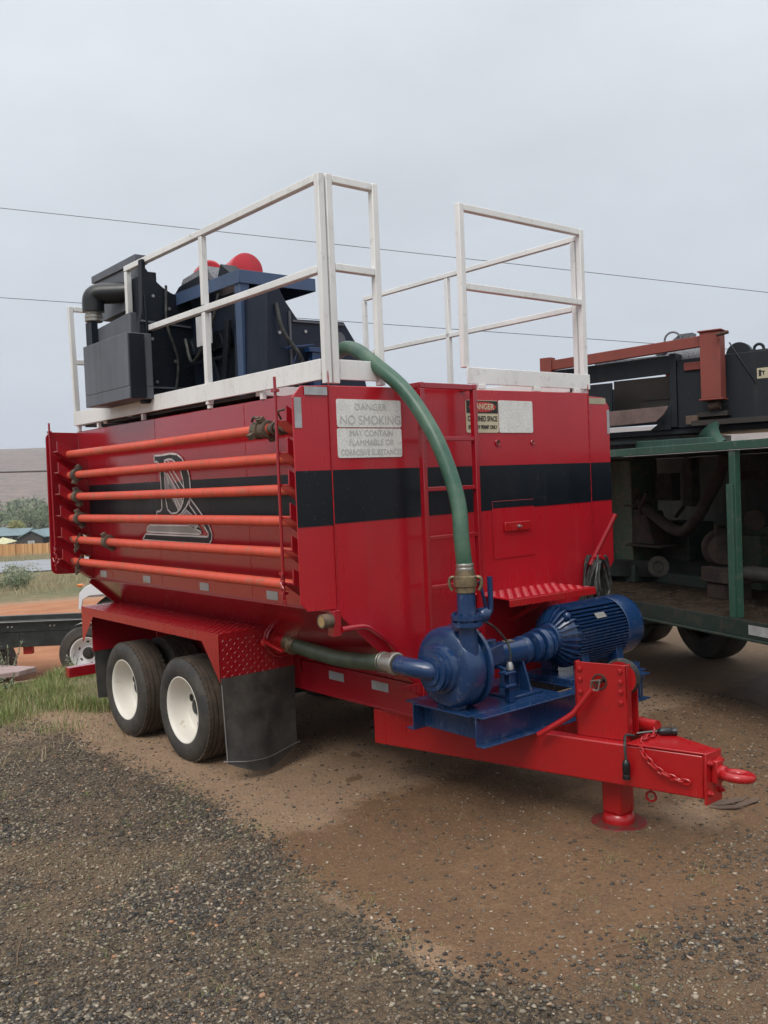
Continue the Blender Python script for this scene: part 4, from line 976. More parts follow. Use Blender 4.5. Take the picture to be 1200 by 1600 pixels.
# bearing frame
mb = MB(); mb.lathe([(.15, .0), (.13, .03), (.085, .05), (.072, .07), (.072, .42), (.080, .422), (.080, .45), (.05, .465), (.03, .468), (.03, .53)], (.790, YP, ZS-.01), X_, 32)
mb.box(.93, 1.0, YP-.02, YP+.02, ZS+.05, ZS+.085)
for yy in (-1, 1): mb.obox((.90, YP+.075*yy, ZS-.05), (.10, 0, .02), (0, .012, 0), (0, 0, .10))
BF = build('bearing_frame', mb, 'blue', P_, bevel=.003)
mb = MB(); mb.prism([(1.17, YP-.05, ZS-.05), (1.17, YP+.05, ZS-.05), (1.17, YP+.11, .637), (1.17, YP-.11, .637)], (.014, 0, 0)); mb.prism([(1.06, YP, ZS-.06), (1.17, YP, ZS-.06), (1.17, YP, .637), (1.03, YP, .637)], (0, .012, 0)); mb.box(1.0, 1.24, YP-.13, YP+.13, .6365, .650)
mb.box(.935, .975, YP-.17, YP-.13, .637, .80); mb.box(.90, .98, YP-.18, YP-.12, .72, .735); mb.box(.90, .98, YP-.18, YP-.12, .79, .803); mb.obox((.95, YP-.13, .79), (0, .10, .02), (.02, 0, 0), (0, 0, .02))
build('pedestal', mb, 'blue', P_, bevel=.003)
mb = MB(); mb.tube(spline([(.74, -.50, 1.10), (.86, -.50, 1.06), (.955, YP-.13, .97), (.97, YP-.15, .90), (.962, YP-.15, .84)], 6), .006, 8); build('oil_line', mb, 'cable', P_)
mb = MB(); mb.lathe([(.012, 0), (.02, .01), (.02, .03), (.012, .05)], (.962, YP-.15, .80), (0, 0, 1), 12); build('oil_cup', mb, 'zinc', P_)
# coupling discs
mb = MB(); mb.lathe([(.05, 0), (.085, .004), (.085, .04), (.045, .045), (.045, .06), (.095, .064), (.100, .075), (.100, .10), (.060, .105), (.060, .12), (.088, .124), (.088, .15), (.05, .155), (.05, .18)], (1.285, YP, ZS-.005), X_, 36); build('shaft_coupling', mb, 'blue', P_)
# motor
ZMo = .888; YM = -.37
MT = MB(); MT.lathe([(.06, 0), (.085, .005), (.09, .03), (.118, .06), (.150, .095), (.155, .11), (.155, .54)], (1.45, YM, ZMo), X_, 40)
mo = build('motor', MT, 'blue', P_)
mb = MB()
for k in range(19):
    zz = -.162+.018*k; hy = math.sqrt(.184**2-zz*zz); fr = math.sqrt(max(0, .150**2-zz*zz))
    for sg in (-1, 1):
        y0_, y1_ = sorted((YM+sg*max(fr-.02, .012), YM+sg*hy)); mb.box(1.555, 1.982, y0_, y1_, ZMo+zz-.0035, ZMo+zz+.0035)
for k in range(-5, 6):
    yy = .016*k; hz = math.sqrt(.184**2-yy*yy)
    for sg in (-1, 1):
        z0_, z1_ = sorted((ZMo+sg*.162, ZMo+sg*hz)); mb.box(1.555, 1.982, YM+yy-.0035, YM+yy+.0035, z0_, z1_)
tag(build('cooling_fins', mb, 'blue', mo))
mb = MB()
for k in range(26):
    t = 2*math.pi*k/26; rr = V(0, math.cos(t), math.sin(t)); tt = V(0, -math.sin(t), math.cos(t)); o_ = V(1.45, YM, ZMo)
    mb.prism([p-tt*.004 for p in (o_+rr*.085+V(.03, 0, 0), o_+rr*.10+V(.018, 0, 0), o_+rr*.150+V(.06, 0, 0), o_+rr*.170+V(.09, 0, 0), o_+rr*.172+V(.112, 0, 0), o_+rr*.15+V(.112, 0, 0))], tt*.008)
build('end_bell_ribs', mb, 'blue', mo)
mb = MB(); mb.lathe([(.184, 0), (.187, .004), (.187, .13), (.180, .160), (.160, .180), (.11, .192), (.001, .194)], (1.985, YM, ZMo), X_, 48, ring0=1); build('fan_cover', mb, 'blue', mo)
mb = MB(); mb.sphere((1.53, YM-.09, ZMo+.13), .025, 10); mb.box(1.70, 1.86, YM+.13, YM+.23, ZMo-.06, ZMo+.10); build('terminal_box', mb, 'blue', mo, bevel=.006)
mb = MB()
for x in (1.58, 1.90):
    for yy in (-1, 1): mb.prism([(x, YM+yy*.08, ZMo-.13), (x, YM+yy*.15, ZMo-.09), (x, YM+yy*.165, .669), (x, YM+yy*.08, .669)], (.06, 0, 0))
build_each('motor_foot', mb, 'blue', mo, bevel=.003)

mb = MB(); mb.obox((1.72, YM-.130, ZMo+.128), (.09, 0, 0), (0, -.028, -.030), (0, -.0015, .0015)); build('nameplate', mb, 'alu', mo)
mb = MB(); mb.obox((1.06, YP-.035, ZS+.0575), (.07, 0, 0), (0, .03, .006), (0, 0, .002)); build('nameplate', mb, 'alu', BF)

# ================================================================== HOSES
def hose(pts, r, rib, n=220):
    P = spline(pts, 30); L = [0]
    for a_, b_ in zip(P, P[1:]): L.append(L[-1]+(b_-a_).length)
    m_ = int(L[-1]/rib*2); out_ = []; rr = []; j = 0
    for i in range(m_+1):
        s_ = L[-1]*i/m_
        while j < len(L)-2 and L[j+1] < s_: j += 1
        out_.append(P[j].lerp(P[j+1], (s_-L[j])/max(1e-9, L[j+1]-L[j]))); rr.append(r+(.0011 if i % 2 else -.0005))
    mb = MB(); mb.tube(out_, rr, 20); return mb
H = thing('discharge_hose', 'green ribbed hose arching from the tank top down to the blue pump', 'hose', (.66, -.525, 1.25))
build('hose_body', hose([(.80, .80, 2.555), (.70, .50, 2.625), (.63, .28, 2.60), (.60, .08, 2.50), (.635, -.14, 2.325), (0.658, -0.31, 2.108), (0.668, -0.42, 1.899), (0.666, -0.49, 1.705), (0.649, -0.52, 1.533), (.66, -.525, 1.38)], .041, .012), 'hose', H)
mb = MB(); mb.lathe([(.044, 0), (.046, .004), (.046, .016), (.044, .02), (.046, .024), (.046, .036), (.044, .04)], (.66, -.525, 1.365), (0, 0, 1), 24); build('hose_clamp', mb, 'alu', H)
mb = MB(); mb.lathe([(.047, 0), (.053, .004), (.053, .03), (.060, .035), (.062, .06), (.060, .085), (.052, .09), (.050, .115)], (.66, -.525, 1.253), (0, 0, 1), 28)
for k in (0, 1):
    t = R(-50+180*k); u = V(math.cos(t), math.sin(t), 0); c_ = V(.66, -.525, 1.315); mb.tube(spline([c_+u*.058+Z*.02, c_+u*.078+Z*.012, c_+u*.082-Z*.02, c_+u*.068-Z*.05], 4), .009, 8)
build('quick_coupling', mb, 'brass', H)
H2 = thing('suction_hose', 'olive green hose from the red outlet valve by the fender to the pump inlet', 'hose', (.50, .4, .80))
a0 = V(.573, .975, .835); a1 = V(.468, YP+.25, .872)
build('hose_body', hose([a0, (.552, .70, .822), (.520, .40, .822), (.487, .12, .845), a1], .046, .02), 'hose2', H2)
mb = MB(); dd = (V(.552, .70, .822)-a0).normalized(); mb.lathe([(.054, -.045), (.058, -.04), (.058, -.01), (.063, -.005), (.063, .03), (.055, .035), (.050, .075)], a0, dd, 26)
for k in range(3): t = R(60+150*k); u = V(math.cos(t), 0, math.sin(t)); mb.tube([a0+u*.06+V(0, -.03, 0), a0+u*.078+V(0, 0, 0), a0+u*.07+V(0, .03, 0)], .007, 6)
build('quick_coupling', mb, 'brass', H2)
mb = MB(); dd = V(.03, 1, -.03).normalized(); mb.lathe([(.053, -.06), (.060, -.055), (.060, -.02), (.054, -.015), (.054, .0), (.051, .002), (.051, .02), (.049, .05)], a1, dd, 26)
mb.torus(a1+dd*.07, dd, .050, .004, 22, 6); mb.torus(a1+dd*.05, dd, .050, .004, 22, 6); build('quick_coupling', mb, 'alu', H2)
# cable coil on the peg
mb = MB()
for k in range(14):
    a_ = random.uniform(-.02, .02); w_ = random.uniform(.05, .115); l_ = random.uniform(.27, .42); yy = -.03-.008*k; cx = 2.305+a_
    P = []
    for i in range(33):
        t = 2*math.pi*i/32; zz = math.cos(t); xx = math.sin(t)*w_*(.30+.85*(1-zz)/2)
        P.append((cx+xx+.10*(zz-1)*-.0-.0, yy-.012*math.sin(2*t+k), 1.29-l_*(1-zz)/2*1.0))
    mb.tube(P, .0085, 7, cap=False)
tag(build('cable_coil', mb, 'cable'), 'coil of black electric cable hanging on the front plate beside the step', 'cable')

# ================================================================== MACHINERY ON THE TANK TOP
Q = thing('mud_cleaner', 'dark machinery on the tank top with grey box, blue frame table and red motors', 'machine', (1.1, 1.9, 2.375))
mb = MB(); mb.box(.065, .245, 2.06, 2.83, 2.56, 2.925); mb.prism([(.065, 2.06, 2.5595), (.065, 2.83, 2.5595), (.065, 2.83, 2.475), (.065, 2.06, 2.475)], (.18, 0, 0)); gb = build('side_box', mb, 'dkgray', Q, bevel=.004)
mb = MB(); mb.prism([(.18, 2.24, 2.9255), (.18, 2.80, 2.9255), (.18, 2.80, 3.07), (.18, 2.24, 3.10)], (.05, 0, 0)); build('upper_box', mb, 'dkgray', Q, bevel=.004)
# tall hood with sloping duct side
mb = MB(); mb.prism([(.33, 2.44, 3.565), (.33, 3.25, 3.555), (.33, 3.25, 3.50), (.33, 2.44, 3.50)], (.10, 0, 0)); mb.prism([(.345, 2.49, 3.4995), (.345, 3.22, 3.4995), (.345, 3.10, 3.18), (.345, 2.52, 3.20)], (.08, 0, 0)); mb.box(.335, .40, 2.46, 2.50, 3.22, 3.499)
build('hood', mb, 'dkgray', Q, bevel=.004)
mb = MB(); P = [(.19, 2.12, 2.45), (.19, 2.12, 3.0), (.215, 2.12, 3.10), (.225, 2.12, 3.45), (.258, 2.12, 3.45)]
for k in range(9): u = k/8; P.append((.255+.30*u, 2.12, 3.39-.175*(1-(1-u)**2.2)))
P += [(.60, 2.12, 3.20), (.60, 2.12, 2.45)]; mb.prism(P, (0, .05, 0)); mb.box(.30, .90, 2.1705, 3.2, 2.45, 3.12)
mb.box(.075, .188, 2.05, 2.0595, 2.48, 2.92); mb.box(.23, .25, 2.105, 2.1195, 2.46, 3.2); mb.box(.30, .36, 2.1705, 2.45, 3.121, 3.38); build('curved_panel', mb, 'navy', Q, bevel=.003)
# elbow
mb = MB(); ep = spline([(.42, 2.66, 3.335), (.30, 2.76, 3.335), (.23, 2.82, 3.335), (.195, 2.85, 3.325), (.175, 2.865, 3.295), (.175, 2.865, 3.22)], 6); mb.tube(ep, .078, 22); mb.lathe([(.081, 0), (.081, .07)], (.175, 2.865, 3.20), (0, 0, 1), 24); build('elbow_pipe', mb, 'black_pl', Q)
mb = MB(); mb.lathe([(.062, 0), (.066, .005), (.066, .02), (.062, .025), (.066, .03), (.066, .05), (.060, .055), (.060, .075)], (.175, 2.865, 3.125), (0, 0, 1), 24); build('pipe_collar', mb, 'alu', Q)
mb = MB(); mb.box(.13, .179, 2.81, 2.92, 2.927, 3.12); build('down_pipe', mb, 'navy', Q)
# blue table frame
TZ = 3.235; tx0, tx1, ty0, ty1 = .485, 1.08, 1.26, 2.17
mb = MB(); mb.box(tx0, tx1, ty0, ty1, TZ-.012, TZ)
mb.box(tx0, tx1, ty0-.006, ty0, TZ-.085, TZ); mb.box(tx0-.006, tx0, ty0-.006, ty1, TZ-.085, TZ); mb.box(tx0, tx1, ty1, ty1+.006, TZ-.085, TZ); mb.box(tx1, tx1+.006, ty0, ty1, TZ-.085, TZ)
tb = build('table_frame', mb, 'slate', Q, bevel=.002)
for x, y, w_ in ((.525, 1.30, .07), (.505, 2.14, .035), (1.04, 2.1, .05)): build('table_leg', MB().box(x-w_/2, x+w_/2, y-w_/2, y+w_/2, 2.40, TZ-.013), 'slate', Q, bevel=.003)
# dark body under and beyond the table
mb = MB(); mb.box(.60, .76, 1.42, 2.38, 2.40, 3.15); mb.box(.76, 1.25, 1.42, 2.38, 2.40, 2.80)
mb.prism([(.50, 1.0, 2.42), (1.30, 1.0, 2.42), (1.235, 1.0, 2.74), (1.115, 1.0, 2.905), (.745, 1.0, 2.895), (.66, 1.0, 3.0), (.60, 1.0, 3.10), (.52, 1.0, 3.05)], (0, .40, 0))
mb.prism([(.70, 1.42, 2.9), (.85, 1.42, 2.9), (.72, 1.42, 3.2), (.60, 1.42, 3.2)], (0, .02, 0))
build('hopper_body', mb, 'blue_dk', Q, bevel=.004)
mb = MB(); mb.box(.52, .56, 1.5, 2.05, 2.78, 2.90); 
for k in range(6): mb.tube([(.515, 1.55+.08*k, 2.80), (.515, 1.59+.08*k, 2.88)], .006, 6)
mb.bar((.53, 1.5, 2.72), (.53, 2.1, 2.72), .02); mb.bar((.50, 1.45, 2.95), (.54, 1.62, 2.42), .02, .10); mb.bar((.54, 1.85, 3.0), (.54, 1.6, 2.45), .03)
build('inner_braces', mb, 'navy', Q, bevel=.002)
mb = MB()
for x, z in ((.30, 3.20), (.42, 3.12), (.28, 2.9), (.45, 2.75), (.30, 2.6)): mb.lathe([(.012, 0), (.012, .008)], (x, 2.119, z), (0, -1, 0), 6)
for x, z in ((.60, 2.80), (.80, 2.82), (1.0, 2.55), (1.15, 2.55), (.75, 2.50)): mb.lathe([(.011, 0), (.011, .008)], (x, .999, z), (0, -1, 0), 6)
build_each('panel_bolt', mb, 'zinc', Q)
mb = MB(); mb.bar((.20, 2.112, 3.02), (.58, 2.112, 3.0), .012); mb.bar((.20, 2.112, 2.56), (.58, 2.112, 2.56), .012); mb.bar((.68, .992, 2.46), (.68, .992, 2.94), .012); mb.bar((.70, .992, 2.88), (1.11, .992, 2.885), .012); build('panel_seam', mb, 'dkgray', Q)
mb = MB(); mb.tube(spline([(.58, .99, 2.98), (.60, .95, 2.80), (.72, .93, 2.62), (.70, .96, 2.44)], 6), .012, 8); mb.tube(spline([(.47, 1.5, 3.12), (.46, 1.62, 2.9), (.47, 1.9, 2.72), (.50, 2.05, 2.9)], 6), .012, 8); mb.tube(spline([(.40, 2.11, 3.28), (.38, 2.08, 3.0), (.45, 2.08, 2.75), (.42, 2.10, 2.46)], 6), .010, 8); build_each('rubber_hose', mb, 'cable', Q)
mb = MB(); mb.box(.44, .446, 1.57, 1.775, 2.805, 3.005); build('paper_sheet', mb, 'paper', Q)
# motors on the table
for (x, y, z, r_, l_) in ((.86, 1.76, 3.372, .122, .22), (.72, 2.02, 3.385, .095, .16)):
    mb = MB(); mb.lathe([(r_*.85, 0), (r_, .01), (r_, l_*.35), (r_*.9, l_*.36), (r_*.9, l_)], (x, y, z), (.15, 1, 0), 32); build('motor_cover', mb, 'redplastic', Q)
mb = MB(); mb.lathe([(.04, 0), (.045, .05)], (.72, 1.38, 3.0), (1, -.3, 0), 16); build('motor_cover', mb, 'redplastic', Q)
mb = MB(); mb.prism([(.50, 1.60, 3.236), (.50, 2.12, 3.236), (.52, 2.08, 3.33), (.52, 1.75, 3.36)], (.20, 0, 0)); build('mesh_cover', mb, 'mesh', Q)
mb = MB(); mb.prism([(.55, 1.44, 3.236), (.55, 1.66, 3.236), (.55, 1.60, 3.345)], (.12, 0, 0)); mb.prism([(.487, 1.66, 3.2355), (.487, 2.15, 3.2355), (.487, 2.08, 3.275), (.487, 1.72, 3.30)], (.012, 0, 0)); build('lid', mb, 'navy', Q)
# small blue valve in front of the body
mb = MB(); mb.bar((.62, .97, 2.70), (.84, .97, 2.735), .02, .012); mb.box(.80, .86, .93, .98, 2.45, 2.68); mb.box(.77, .88, .92, .99, 2.68, 2.71); mb.bar((.72, .97, 2.70), (.66, .97, 2.56), .008); build('blue_valve', mb, 'blue', Q, bevel=.002)
mb = MB(); mb.lathe([(.05, 0), (.05, .03)], (1.05, .999, 2.78), (0, -1, 0), 20); mb.bar((1.00, .985, 2.70), (1.08, .985, 2.60), .01); build('round_port', mb, 'dkgray', Q)
mb = MB(); mb.box(.30, 2.30, .85, 3.45, 2.375, 2.395); build('base_deck', mb, 'darkbrown', Q)

# ================================================================== GREEN TRAILER
gA, gB = V(3.78, 1.02, 0), V(3.16, -.80, 0); gd = (gB-gA).normalized(); gn = V(-gd.y, gd.x, 0); gn = gn if gn.x > 0 else -gn   # gn points inward (away from camera)
G = thing('green_trailer', 'rusty dark green skid trailer with open side full of old pipework', 'trailer', tuple(gA+gd*.5+gn*1.0))
def gp(u, w_, z): p = gA+gd*u+gn*w_; return V(p.x, p.y, z)       # u along the side, w inward
def gbox(mb, u0, u1, w0, w1, z0, z1): return mb.obox(gp(u0, w0, z0), gd*(u1-u0), gn*(w1-w0), (0, 0, z1-z0))
U0, U1 = -3.2, 3.4
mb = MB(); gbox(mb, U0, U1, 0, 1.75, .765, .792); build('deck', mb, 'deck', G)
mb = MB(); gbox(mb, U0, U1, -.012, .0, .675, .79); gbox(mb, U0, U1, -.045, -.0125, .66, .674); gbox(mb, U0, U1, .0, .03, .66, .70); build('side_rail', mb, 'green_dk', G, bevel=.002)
mb = MB(); gbox(mb, 1.76, 2.3, -.016, -.0125, .70, .765); build('reflective_tape', mb, 'tape', G)
for u in (1.61, -1.4):
    mb = MB(); gbox(mb, u-.03, u+.03, .012, .06, .793, 1.955); gbox(mb, u-.047, u+.012, -.002, .0115, .793, 1.72); build('corner_post', mb, 'green', G, bevel=.003)
mb = MB(); gbox(mb, U0, U1, .0, .05, 1.958, 2.018); build('top_rail', mb, 'green', G, bevel=.004)
mb = MB(); mb.obox(gp(1.32, .055, 1.985), gp(-1.9, 1.35, 2.07)-gp(1.32, .055, 1.985), gn*.06, (0, 0, .075)); build('cross_beam', mb, 'green', G, bevel=.004)
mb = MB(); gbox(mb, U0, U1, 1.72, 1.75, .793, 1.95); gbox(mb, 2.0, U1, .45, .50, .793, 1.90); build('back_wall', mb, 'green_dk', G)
mb = MB(); gbox(mb, U0, U1, .10, 1.75, 1.951, 1.957); build('added_shade_roof', mb, 'blk', G)  # unseen roof added to keep the open interior dark
mb = MB(); gbox(mb, -.90, -.58, .75, 1.05, .96, 1.94); build('green_tank', mb, 'green_lt', G, bevel=.01)
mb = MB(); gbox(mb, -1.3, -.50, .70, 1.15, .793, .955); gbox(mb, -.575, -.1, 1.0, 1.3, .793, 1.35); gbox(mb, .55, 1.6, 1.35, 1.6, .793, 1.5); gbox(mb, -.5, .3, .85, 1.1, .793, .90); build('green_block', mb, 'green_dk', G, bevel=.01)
mb = MB(); gbox(mb, -.2, .95, 1.4, 1.45, .793, 1.30); gbox(mb, .42, .62, 1.15, 1.3, .793, 1.25); gbox(mb, 1.0, 1.35, 1.25, 1.32, .793, 1.20); build('pale_panel', mb, 'green_lt', G, bevel=.006)
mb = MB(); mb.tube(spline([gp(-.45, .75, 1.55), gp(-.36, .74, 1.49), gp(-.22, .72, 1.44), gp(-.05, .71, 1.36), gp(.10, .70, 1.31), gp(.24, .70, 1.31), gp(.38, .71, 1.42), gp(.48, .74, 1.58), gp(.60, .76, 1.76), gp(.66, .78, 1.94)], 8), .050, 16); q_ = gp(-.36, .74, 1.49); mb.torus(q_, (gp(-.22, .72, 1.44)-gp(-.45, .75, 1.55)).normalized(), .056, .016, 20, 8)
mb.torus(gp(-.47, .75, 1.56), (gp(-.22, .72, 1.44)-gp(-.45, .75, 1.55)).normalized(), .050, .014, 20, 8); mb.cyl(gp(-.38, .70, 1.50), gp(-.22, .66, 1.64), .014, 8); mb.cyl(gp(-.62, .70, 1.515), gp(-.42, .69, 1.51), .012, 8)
build('rusty_bent_pipe', mb, 'rust_shaded', G)
mb = MB(); gd2 = (gd*.80-gn*.60).normalized()
mb.cyl(gp(-.25, .78, 1.01), gp(-.25, .78, 1.01)+gd2*.50, .042, 18); q = gp(-.25, .78, 1.01)+gd2*.50; mb.lathe([(.042, -.02), (.088, -.018), (.088, .008), (.045, .009)], q, gd2, 26, ring0=1); mb.cur = 1; mb.lathe([(.045, .008), (.042, -.05), (.001, -.06)], q, gd2, 26, ring0=1); build('flanged_pipe', mb, ['cast_shaded', 'hole_shade'], G)  # pipe bore coloured near-black to stand for its shade
mb = MB(); q = gp(.80, .62, 1.18); mb.cyl(q-gd2*.28, q, .085, 20); mb.lathe([(.085, -.02), (.120, -.018), (.120, .012), (.055, .013)], q, gd2, 28, ring0=1); mb.cur = 1; mb.lathe([(.055, .012), (.052, -.08), (.001, -.09)], q, gd2, 28, ring0=1); mb.cur = 0; mb.lathe([(.14, -.26), (.16, -.24), (.16, -.16), (.14, -.14)], q, gd2, 28); mb.cyl(gp(.72, .62, 1.28), gp(.72, .62, 1.38), .02, 8)  # flange recess darkened by colour in place of shade
gbox(mb, .66, .94, .56, .76, .793, .92); gbox(mb, .62, .98, .54, .78, .921, 1.04); mb.cyl(gp(.9, .56, .98), gp(.99, .46, .98), .045, 16); mb.cyl(gp(.95, .80, 1.42), gp(1.06, .70, 1.42), .08, 18)
build('old_pump', mb, ['rust_shaded', 'hole_shade'], G, bevel=.004)
mb = MB(); mb.prism([gp(-.56, .72, 1.16), gp(-.22, .72, 1.16), gp(-.34, .72, 1.46), gp(-.52, .72, 1.48)], gn*.2); gbox(mb, -.60, -.10, .68, .95, 1.135, 1.158); build('pump_casing', mb, 'rust_shaded', G, bevel=.01)
mb = MB(); mb.tube(spline([gp(-.1, 1.0, 1.94), gp(-.05, .98, 1.6), gp(-.2, .95, 1.4)], 6), .018, 8); gbox(mb, -.5, -.25, .95, 1.05, 1.55, 1.80); gbox(mb, -.1, .02, .95, 1.05, 1.5, 1.93); gbox(mb, .1, .6, 1.3, 1.38, 1.72, 1.80); build('old_fittings', mb, 'cast_shaded', G, bevel=.004)
mb = MB(); mb.cyl(gp(1.2, .5, 1.03), gp(1.9, .35, 1.05), .06, 14); build('loose_pipe', mb, 'cast_shaded', G)
mb = MB()
for _ in range(260):
    u = random.uniform(-1.2, 2.6); w_ = random.uniform(.02, .7); s_ = random.uniform(.006, .022); mb.sphere(tuple(gp(u, w_, .795)), s_, 6, (1, random.uniform(.5, 1.5), .5))
for _ in range(9):
    u = random.uniform(-1.0, 2.4); w_ = random.uniform(.05, .6); a_ = random.uniform(0, 3); mb.tube([gp(u, w_, .80), gp(u, w_, .805)+V(math.cos(a_), math.sin(a_), 0)*random.uniform(.05, .2)], .005, 5)
o_ = build('deck_litter', mb, 'rust_shaded', G); o_['kind'] = 'stuff'
mb = MB(); mb.lathe([(.055, -.02), (.062, .05), (.085, .10), (.115, .125), (.118, .128), (.08, .10), (.05, .05)], gp(.98, .45, 2.02), tuple(gd*-.75+gn*-.3+Z*.75), 22, ring0=1); build('roof_cowl', mb, 'green', G)
mb = MB(); gbox(mb, U0, U1, .35, .45, .56, .76); gbox(mb, U0, U1, 1.25, 1.35, .56, .76); build('frame_beam', mb, 'blkchassis', G)
def simple_wheel(parent, c_, ax, r_, w_, rimr, rimmat='chrome', nm='wheel'):
    c_ = Vector(c_); ax = Vector(ax).normalized(); k = r_/.356
    hub = build(nm, MB().lathe([(rimr*.30, w_*.36), (rimr*.30, w_*.7)], c_, ax, 16), 'hole_shade', parent)
    mb = MB(); mb.lathe([(rimr, w_*.12), (rimr*1.04, w_*.05), (rimr*1.15, 0), (r_*.93, w_*.05), (r_*.985, w_*.13), (r_, w_*.22), (r_, w_*.78), (r_*.985, w_*.87), (r_*.93, w_*.95), (rimr*1.15, w_), (rimr, w_*.9)], c_, ax, 56, ring0=1)
    t = build('tyre', mb, 'rubber', hub)
    mb = MB(); mb.lathe([(rimr, w_*.12), (rimr*1.02, w_*.06), (rimr*.96, w_*.07), (rimr*.90, w_*.22), (rimr*.84, w_*.50), (rimr*.62, w_*.56), (rimr*.42, w_*.54), (rimr*.38, w_*.35), (.001, w_*.33)], c_, ax, 40, ring0=1)
    rm = build('rim', mb, rimmat, hub)
    mb = MB(); x = ax.orthogonal().normalized(); y = ax.cross(x)
    for i in range(6): t_ = 2*math.pi*i/6; mb.lathe([(rimr*.10, w_*.535), (rimr*.10, w_*.548)], c_+(x*math.cos(t_)+y*math.sin(t_))*rimr*.70, ax, 12)
    build_each('hand_hole', mb, 'hole_shade', hub)
    build('hub_cap', MB().lathe([(rimr*.40, w_*.50), (rimr*.36, w_*.30), (rimr*.22, w_*.28), (rimr*.20, w_*.15), (.001, w_*.14)], c_, ax, 20, ring0=1), 'hub_dark', hub); return hub
for u in (-.50, -1.58): simple_wheel(G, gp(u, 1.42, .42), tuple(gn), .42, .30, .22, 'rust')
mb = MB(); gbox(mb, -2.6, -.2, 1.35, 1.42, .42, .76); gbox(mb, -1.3, -.8, .95, 1.3, .30, .60); mb.cyl(gp(-.5, .5, .42), gp(-.5, 1.8, .42), .05, 12); build('axle_and_dark_fill', mb, 'blkchassis', G)  # second box added as dark fill for the shaded underside
for w_ in (.3, 1.3): mb = MB(); gbox(mb, 3.0, 3.12, w_, w_+.12, .0, .658); gbox(mb, 2.95, 3.17, w_-.05, w_+.17, .0, .02); build('landing_leg', mb, 'blkchassis', G)

# ================================================================== BLACK HOPPER MACHINE WITH RED FRAME BEHIND
kA, kB = V(4.61, 1.80, 0), V(5.03, .147, 0); 
K = thing('black_mud_tank', 'black steel machine with faded red overhead frame parked behind the green trailer', 'machine', (4.95, 1.0, 0))
kd = gd*1.0; kn = gn
def kp(u, w_, z): p = V(4.60, 1.80, 0)+V(.245, -.97, 0).normalized()*u+V(.97, .245, 0).normalized()*w_; return V(p.x, p.y, z)
kU, kN = V(.245, -.97, 0).normalized(), V(.97, .245, 0).normalized()
def kbox(mb, u0, u1, w0, w1, z0, z1): return mb.obox(kp(u0, w0, z0), kU*(u1-u0), kN*(w1-w0), (0, 0, z1-z0))
mb = MB(); mb.obox(kp(-.6, 0, 2.68), kU*1.46+Z*.03, kN*.03, (0, 0, .17)); kbox(mb, -.6, .30, .0, .03, 2.40, 2.68); kbox(mb, .865, .925, -.02, .5, 2.22, 2.89)
kbox(mb, .9255, 2.6, .0, .9, 2.21, 2.83); kbox(mb, -.6, 2.6, .9, .95, 2.30, 2.70); mb.prism([kp(.864, -.015, 2.44), kp(.864, -.015, 2.20), kp(.66, -.015, 2.20), kp(.76, -.015, 2.27)], kN*.3)
kbox(mb, -.6, 2.6, .02, .95, 2.155, 2.209)
B1 = build('body_panel', mb, 'blk', K, bevel=.004)
mb = MB(); kbox(mb, -.6, .92, .06, .9, 2.05, 2.15); kbox(mb, .6, 1.25, .1, .5, 2.07, 2.13); kbox(mb, -.6, .7, .0, .05, 2.09, 2.12); build('under_deck', mb, 'blkchassis', K)
mb = MB(); kbox(mb, .20, .863, .30, .34, 2.42, 2.72); kbox(mb, .50, .862, .22, .299, 2.41, 2.50); kbox(mb, .52, .86, .21, .2195, 2.50, 2.51); build('inner_panel', mb, 'darkbrown', K)
mb = MB(); mb.prism([kp(-.6, -.12, 2.385), kp(.88, -.12, 2.41), kp(.84, -.12, 2.34), kp(.76, -.12, 2.275), kp(-.6, -.12, 2.235)], kN*.02); build('tray', mb, 'mauve', K, bevel=.003)
mb = MB(); mb.lathe([(.11, 0), (.11, .08)], kp(1.44, .2, 2.83), (-.97, -.245, 0), 28); mb.tube([kp(1.40, -.01, 2.93), kp(1.62, -.01, 2.55)], .007, 6); mb.torus(kp(1.62, .1, 2.86), (-.97, -.245, 0), .04, .014, 16, 6); kbox(mb, 1.54, 1.70, .06, .14, 2.825, 2.85)
build('top_fittings', mb, 'blk', K, bevel=.004)
mb = MB(); mb.prism([kp(.62, .3, 2.93), kp(.98, .3, 2.96), kp(.98, .3, 3.10), kp(.86, .3, 3.10)], kN*.12); mb.torus(kp(.80, .28, 3.05), (-.97, -.245, 0), .075, .010, 24, 6); mb.lathe([(.09, 0), (.10, .05), (.10, .3), (.08, .36)], kp(.78, .25, 2.86), tuple(kU), 20); kbox(mb, .05, .75, .2, .5, 2.86, 2.91)
build('roof_drum', mb, 'mesh', K)
mb = MB(); kbox(mb, 1.20, 1.375, -.20, -.05, 2.44, 3.02); kbox(mb, 1.185, 1.39, -.215, -.035, 2.425, 2.44); kbox(mb, 1.185, 1.39, -.215, -.035, 3.02, 3.034); pst = build('red_post', mb, 'brownred', K, bevel=.005)
mb = MB(); mb.tube([kp(1.36, -.24, 2.975), kp(1.46, -.24, 2.99)], .016, 10); mb.cyl(kp(1.25, -.13, 2.375), kp(1.34, -.13, 2.39), .045, 14); build_each('post_pin', mb, 'rust', pst)
